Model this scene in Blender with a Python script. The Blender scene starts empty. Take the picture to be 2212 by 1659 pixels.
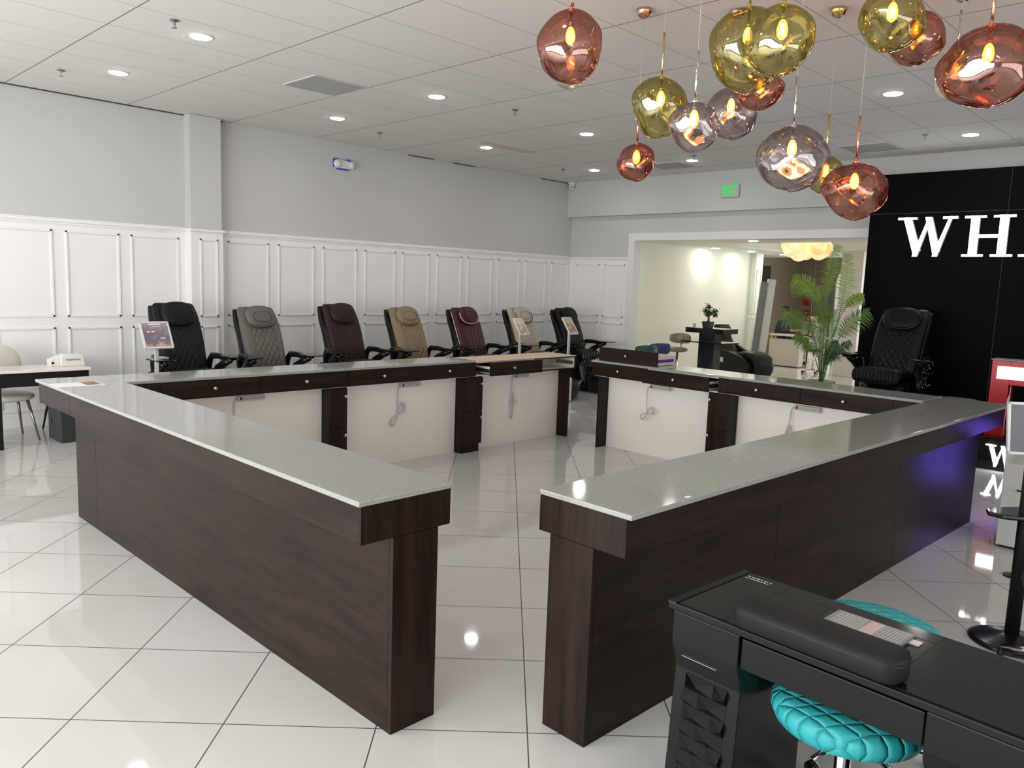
import bpy, bmesh, math, random
from math import sin, cos, pi, radians as R, atan2, sqrt
from mathutils import Vector, Matrix, noise, Euler

C = bpy.context.scene.collection
SC = bpy.context.scene
random.seed(7)
# ------------------------------------------------------------------ camera
H = 1.77                       # eye height
CEIL = 3.645                   # ceiling height
PITCH, ROLL, YAW, FPX = 7.37173, 2.06274, 45.75234, 1692.17
def _basis():
    cp, sp = cos(R(PITCH)), sin(R(PITCH))
    fw = Vector((0, cp, -sp)); up = Vector((0, sp, cp)); rt = Vector((1, 0, 0))
    c, s = cos(R(ROLL)), sin(R(ROLL))
    r2 = c*rt + s*up; u2 = -s*rt + c*up
    W = Matrix.Rotation(-R(YAW), 3, 'Z')
    return W@fw, W@r2, W@u2
FW, RT, UP = _basis()
cam = bpy.data.cameras.new('camera'); camo = bpy.data.objects.new('camera', cam); C.objects.link(camo)
m = Matrix((RT, UP, -FW)).transposed().to_4x4(); m.translation = Vector((0, 0, H)); camo.matrix_world = m
cam.sensor_fit = 'HORIZONTAL'; cam.sensor_width = 36.0; cam.lens = 36.0*FPX/2212.0
cam.clip_start = 0.05; cam.clip_end = 100
SC.camera = camo
def at(px, py, depth):         # a point of the room at a given distance along the view axis
    d = FW + RT*((px-1106)/FPX) - UP*((py-829.5)/FPX)
    return Vector((0, 0, H)) + d*depth
# ------------------------------------------------------------------ world, lights, exposure
w = bpy.data.worlds.new('world'); SC.world = w; w.use_nodes = True
w.node_tree.nodes['Background'].inputs[0].default_value = (0.80, 0.86, 0.95, 1)
w.node_tree.nodes['Background'].inputs[1].default_value = 0.35
def area(name, loc, direc, sx, sy, power, col, spread=180):
    l = bpy.data.lights.new(name, 'AREA'); l.shape = 'RECTANGLE'; l.size = sx; l.size_y = sy
    l.energy = power; l.color = col; l.spread = R(spread)
    o = bpy.data.objects.new(name, l); C.objects.link(o); o.location = loc
    o.rotation_euler = Vector(direc).to_track_quat('-Z', 'Y').to_euler()
    return o
# daylight through assumed, unseen windows: shop front (west), glass doors behind the camera (south)
area('daylight_assumed_front', (-3.30, 3.6, 1.55), (1, 0.0, -0.05), 9.4, 2.5, 270, (0.97, 0.99, 1.0))
area('daylight_assumed_doors', (2.6, -3.80, 1.5), (0.1, 1, -0.03), 8.0, 2.3, 60, (1.0, 0.97, 0.95))
area('fill_far_shop', (22.5, 5.0, 1.6), (-1, 0.6, -0.1), 5.0, 2.2, 130, (1.0, 0.98, 0.92))  # added fill light to brighten the rooms beyond the opening, no window there
VS = SC.view_settings
VS.view_transform = 'Standard'; VS.look = 'None'; VS.gamma = 1.0; VS.use_curve_mapping = False
VS.exposure = 1.0
cy = SC.cycles
cy.max_bounces = 10; cy.transparent_max_bounces = 24; cy.diffuse_bounces = 5; cy.glossy_bounces = 6
cy.sample_clamp_indirect = 6.0; cy.caustics_reflective = False; cy.caustics_refractive = False
cy.use_denoising = True

# ------------------------------------------------------------------ materials
MATS = {}
def mat(name, col=(0.8, 0.8, 0.8), rough=0.5, metal=0.0, emit=None, es=0.0, spec=0.5, coat=0.0, alpha=None, ior=None):
    if name in MATS: return MATS[name]
    m = bpy.data.materials.new(name); m.use_nodes = True
    b = m.node_tree.nodes['Principled BSDF']
    b.inputs['Base Color'].default_value = (*col, 1)
    b.inputs['Roughness'].default_value = rough
    b.inputs['Metallic'].default_value = metal
    b.inputs['Specular IOR Level'].default_value = spec
    b.inputs['Coat Weight'].default_value = coat
    if emit: b.inputs['Emission Color'].default_value = (*emit, 1); b.inputs['Emission Strength'].default_value = es
    if alpha is not None: b.inputs['Alpha'].default_value = alpha
    MATS[name] = m
    return m
class NT:
    """small node helper"""
    def __init__(s, m): s.t = m.node_tree; s.b = s.t.nodes.get('Principled BSDF')
    def n(s, ty, **k):
        x = s.t.nodes.new(ty)
        for a, v in k.items(): setattr(x, a, v)
        return x
    def l(s, a, b): s.t.links.new(a, b)
    def val(s, sock, v):
        if hasattr(v, 'links') or hasattr(v, 'is_linked'): s.l(v, sock)
        else: sock.default_value = v
    def m(s, op, a, b=0.0, c=None):
        x = s.n('ShaderNodeMath', operation=op); s.val(x.inputs[0], a); s.val(x.inputs[1], b)
        if c is not None: s.val(x.inputs[2], c)
        return x.outputs[0]
    def mix(s, f, a, b):
        x = s.n('ShaderNodeMix', data_type='RGBA'); s.val(x.inputs[0], f)
        for i, v in ((6, a), (7, b)):
            if isinstance(v, tuple): x.inputs[i].default_value = (*v, 1)
            else: s.l(v, x.inputs[i])
        return x.outputs[2]
    def pos(s): return s.n('ShaderNodeNewGeometry').outputs['Position']
    def obj(s): return s.n('ShaderNodeTexCoord').outputs['Object']
    def xyz(s, v):
        x = s.n('ShaderNodeSeparateXYZ'); s.l(v, x.inputs[0]); return x.outputs
    def noise(s, vec, scale, detail=2.0, rough=0.5, stretch=None):
        if stretch:
            mp = s.n('ShaderNodeMapping'); s.l(vec, mp.inputs[0]); mp.inputs['Scale'].default_value = stretch; vec = mp.outputs[0]
        x = s.n('ShaderNodeTexNoise'); s.l(vec, x.inputs['Vector']); x.inputs['Scale'].default_value = scale
        x.inputs['Detail'].default_value = detail; x.inputs['Roughness'].default_value = rough
        return x.outputs[0]
    def ramp(s, v, stops):
        x = s.n('ShaderNodeValToRGB'); s.l(v, x.inputs[0]); e = x.color_ramp.elements
        while len(e) > 1: e.remove(e[0])
        e[0].position = stops[0][0]; e[0].color = (*stops[0][1], 1)
        for p, c in stops[1:]:
            k = e.new(p); k.color = (*c, 1)
        return x.outputs[0]
    def bump(s, h, st=0.3, d=0.01):
        x = s.n('ShaderNodeBump'); s.l(h, x.inputs['Height']); x.inputs['Strength'].default_value = st; x.inputs['Distance'].default_value = d
        s.l(x.outputs[0], s.b.inputs['Normal']); return x
def line_mask(k, v, period, off, half):
    """1 on a thin line at v = off + n*period"""
    f = k.m('FRACT', k.m('DIVIDE', k.m('SUBTRACT', v, off), period))
    d = k.m('MULTIPLY', k.m('SUBTRACT', 0.5, k.m('ABSOLUTE', k.m('SUBTRACT', f, 0.5))), period)
    return k.m('LESS_THAN', d, half)

# floor: polished porcelain laid diagonally
M_floor = mat('polished_porcelain_tile', (0.62, 0.60, 0.565), 0.045, spec=0.62)
k = NT(M_floor); P = k.xyz(k.pos())
T = 0.6012; ang = R(-YAW+0.65)
cxt = cos(R(.65))*(-2.7614)-sin(R(.65))*4.8323; cyt = sin(R(.65))*(-2.7614)+cos(R(.65))*4.8323
A = k.m('ADD', k.m('MULTIPLY', P[0], cos(ang)), k.m('MULTIPLY', P[1], sin(ang)))
B = k.m('ADD', k.m('MULTIPLY', P[0], -sin(ang)), k.m('MULTIPLY', P[1], cos(ang)))
g = k.m('MAXIMUM', line_mask(k, A, T, -2.7614*T, 0.0027), line_mask(k, B, T, 4.8323*T, 0.0027))
n1 = k.noise(k.pos(), 0.9, 3)
base = k.ramp(n1, [(0.3, (0.565, 0.55, 0.525)), (0.7, (0.615, 0.61, 0.59))])
k.l(k.mix(g, base, (0.07, 0.065, 0.06)), k.b.inputs['Base Color'])
k.l(k.m('ADD', k.m('MULTIPLY', g, 0.5), 0.045), k.b.inputs['Roughness'])

# ceiling: suspended 4x2 ft tiles with thin dark runners
M_ceil = mat('ceiling_tile', (0.78, 0.76, 0.73), 0.85, spec=0.2)
k = NT(M_ceil); P = k.xyz(k.pos())
g1 = line_mask(k, P[0], 1.2192, 3.522, 0.006); g2 = line_mask(k, P[1], 0.6096, 6.751, 0.0042)
ca = k.mix(g1, (0.76, 0.735, 0.70), (0.27, 0.26, 0.245)); cb = k.mix(g2, ca, (0.42, 0.41, 0.395))
# water stain with its own outline round one lamp
sx = k.m('DIVIDE', k.m('SUBTRACT', P[0], 7.95), 0.62); sy = k.m('DIVIDE', k.m('SUBTRACT', P[1], 7.985), 0.20)
sd = k.m('SQRT', k.m('ADD', k.m('MULTIPLY', sx, sx), k.m('MULTIPLY', sy, sy)))
sd = k.m('ADD', sd, k.m('MULTIPLY', k.m('SUBTRACT', k.noise(k.pos(), 6, 4), 0.5), 1.6))
st = k.m('MULTIPLY', k.m('LESS_THAN', sd, 0.85), k.m('GREATER_THAN', P[1], 7.972))
k.l(k.mix(k.m('MULTIPLY', st, 0.45), cb, (0.45, 0.33, 0.16)), k.b.inputs['Base Color'])
k.bump(k.noise(k.pos(), 260, 2), 0.12, 0.002)

M_wall = mat('grey_wall_paint', (0.56, 0.56, 0.545), 0.75, spec=0.25)
k = NT(M_wall); k.bump(k.noise(k.pos(), 120, 2), 0.05, 0.002)
M_white = mat('white_wainscot_paint', (0.84, 0.83, 0.83), 0.42, spec=0.35)
M_trim = mat('white_trim_paint', (0.78, 0.765, 0.77), 0.4)
M_wall2 = mat('white_wall_paint', (0.82, 0.825, 0.76), 0.6)
M_taupe = mat('taupe_wall_paint', (0.33, 0.28, 0.22), 0.7)
M_blackwall = mat('black_feature_wall', (0.0022, 0.0025, 0.0025), 0.55, spec=0.05)
M_black = mat('black_plastic', (0.007, 0.007, 0.0075), 0.3, spec=0.3)
M_blackgloss = mat('black_gloss', (0.010, 0.010, 0.011), 0.08)
M_blackmatt = mat('black_matt', (0.007, 0.007, 0.0075), 0.6, spec=0.2)
M_chrome = mat('chrome', (0.75, 0.75, 0.75), 0.12, 1.0)
M_nickel = mat('brushed_nickel', (0.62, 0.58, 0.52), 0.28, 1.0)
M_steel = mat('steel_grey', (0.35, 0.35, 0.35), 0.35, 1.0)
M_whiteplastic = mat('white_plastic', (0.72, 0.71, 0.68), 0.35)
M_lampface = mat('downlight_diffuser', (1, 1, 1), 0.5, emit=(1.0, 0.96, 0.93), es=46.0)
M_lampface2 = mat('showroom_downlight', (1, 1, 1), 0.5, emit=(1.0, 0.98, 0.86), es=62.0)
M_vent = mat('vent_grey', (0.40, 0.40, 0.395), 0.6)
M_panelwhite = mat('white_melamine', (0.86, 0.825, 0.775), 0.4)
k = NT(M_panelwhite)
M_ply = mat('birch_plywood', (0.66, 0.52, 0.38), 0.55)
k = NT(M_ply); k.l(k.ramp(k.noise(k.pos(), 4, 4, .6, (1, 14, 1)), [(0.3, (0.60, 0.46, 0.33)), (0.7, (0.72, 0.58, 0.43))]), k.b.inputs['Base Color'])

def wood_mat(name, stretch, c0=(0.0055, 0.0028, 0.0020), c1=(0.024, 0.0125, 0.0082), rough=0.38):
    m = mat(name, c1, rough, spec=0.16); k = NT(m)
    n = k.noise(k.pos(), 2.2, 8, 0.62, stretch)
    n2 = k.noise(k.pos(), 9.0, 5, 0.7, tuple(a*1.6 for a in stretch))
    v = k.m('ADD', k.m('MULTIPLY', n, 0.7), k.m('MULTIPLY', n2, 0.3))
    k.l(k.ramp(v, [(0.34, c0), (0.47, tuple((a*.45+b*.55) for a, b in zip(c0, c1))), (0.60, c1), (0.7, tuple(b*1.5 for b in c1))]), k.b.inputs['Base Color'])
    k.l(k.m('ADD', k.m('MULTIPLY', n2, 0.10), rough-0.05), k.b.inputs['Roughness'])
    k.bump(v, 0.06, 0.002)
    return m
M_woodh = wood_mat('walnut_laminate_level_grain', (1, 1, 9))
M_woodv = wood_mat('walnut_laminate_upright_grain', (9, 9, 0.8))

M_quartz = mat('grey_quartz', (0.33, 0.335, 0.30), 0.075, spec=0.42)
k = NT(M_quartz)
qa = k.ramp(k.noise(k.pos(), 130, 4, 0.75), [(0.30, (0.24, 0.244, 0.222)), (0.5, (0.305, 0.31, 0.285)), (0.68, (0.355, 0.36, 0.332))])
qs = k.m('GREATER_THAN', k.noise(k.pos(), 70, 1, 0.3), 0.80)
k.l(k.mix(qs, qa, (0.8, 0.8, 0.78)), k.b.inputs['Base Color'])

def quilt_mat(name, col, zc=0.92, half=0.15, rough=0.42, period=0.068, full=False, coords='xz', seam=0.55):
    m = mat(name, col, rough, spec=(0.4 if max(col) > 0.03 else 0.18)); k = NT(m); P = k.xyz(k.obj())
    u = P[0]; v = P[2] if coords == 'xz' else P[1]
    a = k.m('ADD', u, k.m('MULTIPLY', v, 0.62)); b = k.m('SUBTRACT', u, k.m('MULTIPLY', v, 0.62))
    def tri(x):
        f = k.m('FRACT', k.m('DIVIDE', x, period))
        return k.m('ABSOLUTE', k.m('SUBTRACT', f, 0.5))            # .5 on a seam, 0 mid
    t = k.m('MAXIMUM', tri(a), tri(b))
    h = k.m('SUBTRACT', 1.0, k.m('POWER', k.m('MULTIPLY', t, 2.0), 4.0))
    s = k.m('GREATER_THAN', t, 0.465)
    if not full:
        msk = k.m('LESS_THAN', k.m('ABSOLUTE', u), half)
        h = k.m('MULTIPLY', h, msk); s = k.m('MULTIPLY', s, msk)
        e = k.m('LESS_THAN', k.m('ABSOLUTE', k.m('SUBTRACT', k.m('ABSOLUTE', u), half)), 0.003); s = k.m('MAXIMUM', s, e)
    k.l(k.mix(s, tuple(col), tuple(c*seam for c in col)), k.b.inputs['Base Color'])
    k.bump(h, 0.9, 0.009)
    return m

# ------------------------------------------------------------------ mesh helpers
class MB:
    def __init__(s): s.b = bmesh.new()
    def face(s, vs):
        try: return s.b.faces.new(vs)
        except ValueError: return None
    def box(s, x0, y0, z0, x1, y1, z1):
        x0, x1 = sorted((x0, x1)); y0, y1 = sorted((y0, y1)); z0, z1 = sorted((z0, z1))
        v = [s.b.verts.new(p) for p in ((x0,y0,z0),(x1,y0,z0),(x1,y1,z0),(x0,y1,z0),(x0,y0,z1),(x1,y0,z1),(x1,y1,z1),(x0,y1,z1))]
        for f in ((3,2,1,0),(4,5,6,7),(0,1,5,4),(1,2,6,5),(2,3,7,6),(3,0,4,7)): s.face([v[i] for i in f])
        return s
    def rings(s, rings, cap=True, closed=True):
        L = [[s.b.verts.new(p) for p in r] for r in rings]
        n = len(L[0])
        for a, b in zip(L[:-1], L[1:]):
            for i in range(n if closed else n-1):
                j = (i+1) % n
                s.face([a[i], a[j], b[j], b[i]])
        if cap:
            s.face(list(reversed(L[0]))); s.face(L[-1])
        return s
    def tube(s, pts, r, n=10, cap=True, flat=1.0):
        pts = [Vector(p) for p in pts]; N = len(pts)
        rs = r if isinstance(r, (list, tuple)) else [r]*N
        rings = []; ref = None
        for i, p in enumerate(pts):
            d = (pts[min(i+1, N-1)]-pts[max(i-1, 0)]).normalized()
            if ref is None:
                ref = Vector((0, 0, 1)) if abs(d.z) < 0.9 else Vector((1, 0, 0))
            a = (ref - d*ref.dot(d)).normalized(); b = d.cross(a); ref = a
            rings.append([p+(a*cos(2*pi*j/n)*flat+b*sin(2*pi*j/n))*rs[i] for j in range(n)])
        return s.rings(rings, cap)
    def lathe(s, prof, n=32, c=(0, 0, 0), cap=True):
        return s.rings([[(c[0]+r*cos(2*pi*j/n), c[1]+r*sin(2*pi*j/n), c[2]+z) for j in range(n)] for r, z in prof], cap)
    def prism(s, poly, z0, z1, f=None):
        f = f or (lambda x, y, z: (x, y, z))
        a = [s.b.verts.new(f(x, y, z0)) for x, y in poly]; b = [s.b.verts.new(f(x, y, z1)) for x, y in poly]
        n = len(poly); s.face(list(reversed(a))); s.face(b)
        for i in range(n): s.face([a[i], a[(i+1) % n], b[(i+1) % n], b[i]])
        return s
    def ell(s, c, r, n=20, m=12, p=1.0, rot=None):
        rings = []
        sg = lambda v: math.copysign(abs(v)**p, v)
        for i in range(1, m):
            t = -pi/2+pi*i/m
            ring = []
            for j in range(n):
                q = 2*pi*j/n
                v = Vector((r[0]*sg(cos(t))*sg(cos(q)), r[1]*sg(cos(t))*sg(sin(q)), r[2]*sg(sin(t))))
                if rot: v = rot@v
                ring.append(v+Vector(c))
            rings.append(ring)
        bot = Vector((0, 0, -r[2])); top = Vector((0, 0, r[2]))
        if rot: bot = rot@bot; top = rot@top
        L = [[s.b.verts.new(q) for q in rr] for rr in rings]
        for a, b in zip(L[:-1], L[1:]):
            for i in range(n): s.face([a[i], a[(i+1) % n], b[(i+1) % n], b[i]])
        vb = s.b.verts.new(bot+Vector(c)); vt = s.b.verts.new(top+Vector(c))
        for i in range(n):
            s.face([L[0][(i+1) % n], L[0][i], vb]); s.face([L[-1][i], L[-1][(i+1) % n], vt])
        return s
    def xf(s, M): bmesh.ops.transform(s.b, matrix=M, verts=s.b.verts); return s
    def build(s, name, m, parent=None, smooth=False, bevel=0.0, seg=2, loc=None, sub=0, keepn=False):
        if not keepn: bmesh.ops.recalc_face_normals(s.b, faces=s.b.faces)
        me = bpy.data.meshes.new(name); s.b.to_mesh(me); s.b.free()
        if smooth:
            for f in me.polygons: f.use_smooth = True
        me.materials.append(m)
        o = bpy.data.objects.new(name, me); C.objects.link(o)
        if parent: o.parent = parent
        if loc: o.location = loc
        if bevel:
            b = o.modifiers.new('bevel', 'BEVEL'); b.width = bevel; b.segments = seg; b.limit_method = 'ANGLE'; b.angle_limit = R(40)
        if sub:
            b = o.modifiers.new('subd', 'SUBSURF'); b.levels = sub; b.render_levels = sub
        return o
def tag(o, label=None, cat=None, group=None, kind=None):
    if label: o['label'] = label
    if cat: o['category'] = cat
    if group: o['group'] = group
    if kind: o['kind'] = kind
    return o
def thing(name, label, cat, loc=(0, 0, 0), rz=0.0, group=None):
    o = bpy.data.objects.new(name, None); C.objects.link(o); o.empty_display_size = 0.1
    o.location = loc; o.rotation_euler = (0, 0, rz)
    return tag(o, label, cat, group)
def struct(mb, name, m, **kw):
    return tag(mb.build(name, m, **kw), kind='structure')
def copy_tree(o, parent=None):
    c = o.copy(); C.objects.link(c); c.parent = parent
    for ch in list(o.children): copy_tree(ch, c)
    return c
def dup(o, loc, rz=None, label=None):
    c = copy_tree(o); c.location = loc
    if rz is not None: c.rotation_euler = (0, 0, rz)
    if label: c['label'] = label
    return c
def text_mesh(body, size, depth, bold=0.0, spacing=1.0):
    cu = bpy.data.curves.new('t', 'FONT'); cu.body = body; cu.size = size; cu.extrude = depth; cu.offset = bold
    cu.align_x = 'CENTER'; cu.align_y = 'CENTER'; cu.space_character = spacing; cu.resolution_u = 3
    o = bpy.data.objects.new('t', cu); C.objects.link(o)
    dg = bpy.context.evaluated_depsgraph_get(); me = bpy.data.meshes.new_from_object(o.evaluated_get(dg))
    bpy.data.objects.remove(o); bpy.data.curves.remove(cu)
    return me
def text_obj(name, body, size, depth, M, m, parent=None, bold=0.0, spacing=1.0):
    me = text_mesh(body, size, depth, bold, spacing); me.transform(M); me.name = name
    me.materials.clear(); me.materials.append(m)
    o = bpy.data.objects.new(name, me); C.objects.link(o); o.parent = parent
    return o
def rrect(x0, y0, x1, y1, r, n=5):
    out = []
    for cx, cy_, a0 in ((x1-r, y0+r, -90), (x1-r, y1-r, 0), (x0+r, y1-r, 90), (x0+r, y0+r, 180)):
        for i in range(n+1):
            a = R(a0+90*i/n); out.append((cx+r*cos(a), cy_+r*sin(a)))
    return out

# ------------------------------------------------------------------ room shell
YL, XR, XB, YB = 9.78, 11.50, -3.5, -4.0       # left wall, right wall, shop front, back wall
X2 = 27.0                                       # far end of the next room
b = MB(); b.box(XB-0.2, YB-0.2, -0.1, X2+.5, 13.5, 0); struct(b, 'floor', M_floor)
b = MB(); b.box(XB-0.2, YB-0.2, CEIL, XR+0.2, YL+0.2, CEIL+0.1); struct(b, 'ceiling', M_ceil)
RAIL = 2.285
def panel_frame(b, u0, u1, z0, z1, T, w=0.022, d=0.014):
    """picture-frame moulding; T maps (u, out, z) to the room"""
    for (a0, a1, c0, c1) in ((u0, u1, z0, z0+w), (u0, u1, z1-w, z1), (u0, u0+w, z0, z1), (u1-w, u1, z0, z1)):
        p = T(a0, 0, c0); q = T(a1, d, c1); b.box(*p, *q)
    w2 = w*0.45
    for (a0, a1, c0, c1) in ((u0+w, u1-w, z0+w, z0+w+w2), (u0+w, u1-w, z1-w-w2, z1-w), (u0+w, u0+w+w2, z0+w, z1-w), (u1-w-w2, u1-w, z0+w, z1-w)):
        p = T(a0, 0, c0); q = T(a1, d*0.45, c1); b.box(*p, *q)
# left wall
b = MB(); b.box(XB, YL, 0, XR+0.15, YL+0.15, CEIL); struct(b, 'wall_left', M_wall)
b = MB()
TL = lambda u, o, z: (u, YL-0.02-o, z)
b.box(XB, YL-0.02, 0, XR, YL, RAIL-0.03)
def panel_row(b, T, edges, z=((0.17, 1.095), (1.21, 2.17))):
    for a, c in edges:
        for z0, z1 in z: panel_frame(b, a, c, z0, z1, T)
edges = [(2.85-0.695*i-0.04, 2.85-0.695*i+0.53) for i in range(1, 9)]
edges += [(2.815, 3.385), (3.51, 4.075)]
right = [4.70, 5.27, 5.41, 5.96, 6.10, 6.67, 6.81, 7.37, 7.50, 8.03, 8.19, 8.72, 8.86, 9.42, 9.56, 10.10, 10.25, 10.79, 10.94, 11.42]
edges += [(right[i], right[i+1]) for i in range(0, len(right), 2)]
panel_row(b, TL, edges)
struct(b, 'trim_1', M_white, bevel=0.002, seg=1)
b = MB(); b.box(XB, YL-0.045, RAIL-0.03, XR, YL, RAIL+0.0); b.box(XB, YL-0.032, RAIL-0.055, XR, YL-.02, RAIL-0.03); b.box(XB, YL-0.025, RAIL, XR, YL, RAIL+0.015)
struct(b, 'trim_2', M_white, bevel=0.004)
b = MB(); b.box(XB, YL-0.045, 0, XR, YL-0.02, 0.13); b.box(XB, YL-0.035, .13, XR, YL-0.02, 0.145); struct(b, 'baseboard_left', M_white, bevel=0.004)
# column on the left wall
cx0, cx1, cyf = 4.17, 4.56, YL-0.16
b = MB(); b.box(cx0, cyf, RAIL-0.02, cx1, YL, CEIL-0.005); struct(b, 'wall_column', M_wall)
b = MB(); b.box(cx0-0.01, cyf-0.015, 0, cx1+0.01, YL, RAIL-0.03)
TC = lambda u, o, z: (u, cyf-0.015-o, z)
panel_row(b, TC, [(4.27, 4.50)])
b.box(cx0-0.025, cyf-0.04, RAIL-0.03, cx1+0.025, YL, RAIL); b.box(cx0-0.03, cyf-0.04, 0, cx1+0.03, YL, 0.13)
struct(b, 'trim_3', M_white, bevel=0.002, seg=1)
# thin dark reveal strips where wall and ceiling meet
b = MB()
for x0, x1 in ((-3.4, 4.17), (4.56, 4.66), (7.6, 8.1), (8.5, 9.0), (10.6, 11.45)):
    b.box(x0, YL-0.012, CEIL-0.012, x1, YL, CEIL)
struct(b, 'trim_4', mat('ceiling_reveal', (0.06, 0.055, 0.05), 0.8))
# right wall with a wide opening to the next room
OY0, OY1, OZ = 1.6, 8.30, 2.585
b = MB(); b.box(XR, OY1, 0, XR+0.16, YL, CEIL); b.box(XR, YB, 0, XR+0.16, OY0, CEIL); b.box(XR, OY0, OZ, XR+0.16, OY1, CEIL)
struct(b, 'wall_right', M_wall)
b = MB(); b.box(XR-0.13, YB, 3.02, XR, YL, CEIL); struct(b, 'wall_right_soffit', M_wall)
b = MB(); TR = lambda u, o, z: (XR-0.02-o, u, z)
b.box(XR-0.02, OY1+0.12, 0, XR, YL, RAIL-0.03)
panel_row(b, TR, [(8.44+0.03, 8.93), (9.04, 9.60)], z=((0.17, 1.11), (1.215, 2.165)))
b.box(XR-0.045, OY1+0.12, RAIL-0.03, XR, YL, RAIL+0.0); b.box(XR-0.045, OY1+0.12, 0, XR-0.02, YL, 0.13)
struct(b, 'trim_5', M_white, bevel=0.002, seg=1)
b = MB(); b.box(XR-0.03, OY1-0.008, 0, XR+0.18, OY1+0.12, OZ+0.12); b.box(XR-0.03, OY0, OZ-0.008, XR+0.18, OY1-0.008, OZ+0.12); b.box(XR-0.03, OY0-0.12, 0, XR+0.18, OY0, OZ+0.12)
struct(b, 'trim_6', M_trim, bevel=0.003)
# shop front and back wall behind the camera, with assumed window openings
def window_wall(name, fixed, a0, a1, wins, z0, z1, axis, m=M_wall, th=0.15, s=1):
    b = MB()
    def bx(u0, u1, c0, c1):
        if axis == 'x': b.box(fixed-th, u0, c0, fixed, u1, c1)
        else: b.box(u0, fixed-th, c0, u1, fixed, c1)
    bx(a0, a1, z1, CEIL); bx(a0, a1, 0, z0)
    last = a0
    for p, q in wins: bx(last, p, z0, z1); last = q
    bx(last, a1, z0, z1)
    struct(b, name, m)
    f = MB()
    for p, q in wins:
        n = max(1, round((q-p)/1.6))
        for i in range(n+1):
            u = p+(q-p)*i/n
            if axis == 'x': f.box(fixed-th, u-0.03, z0, fixed-0.03, u+0.03, z1)
            else: f.box(u-0.03, fixed-th, z0, u+0.03, fixed-0.03, z1)
        for zz in (z0, z1-0.05):
            if axis == 'x': f.box(fixed-th, p, zz, fixed-0.03, q, zz+0.05)
            else: f.box(p, fixed-th, zz, q, fixed-0.03, zz+0.05)
    return f
f = window_wall('wall_front', XB, YB, YL, [(-1.2, 8.4)], 0.15, 2.9, 'x'); struct(f, 'window_1', mat('dark_window_frame', (0.03, 0.03, 0.03), 0.4))
f = window_wall('wall_back', YB, XB, XR, [(-1.6, 6.8)], 0.10, 2.75, 'y'); struct(f, 'window_2', mat('dark_window_frame'))

# ------------------------------------------------------------------ next room seen through the opening
Y2, C2 = 9.60, 2.70
b = MB(); b.box(XR+0.16, Y2, 0, 18.6, Y2+0.15, 3.2); struct(b, 'wall_showroom_left', M_wall2)
b = MB(); T2 = lambda u, o, z: (u, Y2-o, z)
b.box(XR+0.16, OY1+0.32, 0, 11.95, Y2, 3.0); b.box(XR+0.162, OY1+0.10, 0, XR+0.2, OY1+0.319, 3.0)
TQ = lambda u, o, z: (11.95+o, u, z)
panel_row(b, lambda u, o, z: (u, OY1+0.32-o, z), [(11.72, 11.90)], z=((0.17, 1.1), (1.21, 2.25)))
struct(b, 'wall_showroom_return', M_wall2)
b = MB(); b.box(18.25, Y2-0.12, 0, 18.62, Y2, 2.7)
panel_row(b, lambda u, o, z: (18.25-o, u, z), [(Y2-0.10, Y2-0.02)]); panel_row(b, lambda u, o, z: (u, Y2-.12-o, z), [(18.32, 18.55)], z=((.2, 1.1), (1.2, 2.3)))
struct(b, 'wall_showroom_pillar', M_wall2, bevel=0.003)
# ceiling with a raised oval-edged tray
b = MB()
b.box(XR+0.16, 8.55, C2, 20.3, Y2+0.2, C2+0.06); b.box(XR+0.16, 1.4, C2, 14.3, 8.55, C2+0.06)
b.box(14.3, 1.4, C2, 20.3, 4.4, C2+0.06); b.box(18.2, 4.4, C2, 20.3, 8.55, C2+0.06)
b.box(14.25, 4.35, C2+0.44, 18.25, 8.6, C2+0.5)
b.box(14.25, 4.35, C2+.062, 14.3, 8.6, C2+0.44); b.box(18.2, 4.4, C2+.062, 18.25, 8.55, C2+0.44); b.box(14.3, 8.55, C2+.062, 18.25, 8.6, C2+0.44); b.box(14.3, 4.35, C2+.062, 18.25, 4.4, C2+0.44)
b.box(20.25, 1.4, C2, 20.35, 12.2, 3.5)
struct(b, 'ceiling_showroom', M_wall2)
b = MB(); b.box(20.3, 1.4, 3.4, X2+.2, 13.3, 3.5); struct(b, 'ceiling_back_shop', M_taupe)
b = MB(); b.box(18.6, 12.0, 0, X2, 12.15, 3.5); b.box(18.45, Y2, 0, 18.6, 12.15, 3.5); struct(b, 'wall_back_shop_left', M_taupe)
b = MB(); b.box(26.3, 1.4, 0, 26.5, 12.1, 3.5); struct(b, 'wall_back_shop', M_taupe)
b = MB(); b.box(XR+.16, 1.2, 0, X2, 1.4, 3.5); struct(b, 'wall_showroom_right', M_wall2)
# column standing near the right of the opening
p = at(1823, 700, 17.0)
b = MB(); b.box(p.x-0.02, p.y-0.30, 0, p.x+0.35, p.y+0.16, C2); struct(b, 'wall_showroom_column', mat('column_white', (0.66, 0.62, 0.60), 0.5), bevel=0.004)
# black feature wall with lit letters
XW = 11.20
b = MB(); b.box(XW, -3.9, 0, XW+0.28, 4.19, 3.385); struct(b, 'wall_black_feature', M_blackwall)
b = MB()
for zz in (2.865,): b.box(XW-0.002, -3.9, zz, XW+0.002, 4.18, zz+0.004)
for yy in (2.55, 0.9, -0.8): b.box(XW-0.0015, yy, 0, XW+0.001, yy+0.003, 3.38)
struct(b, 'trim_7', mat('panel_joint', (0.055, 0.055, 0.055), 0.5))
M_letter = mat('lit_letter_face', (1, 1, 1), 0.4, emit=(0.93, 1.0, 1.0), es=3.2)

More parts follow.
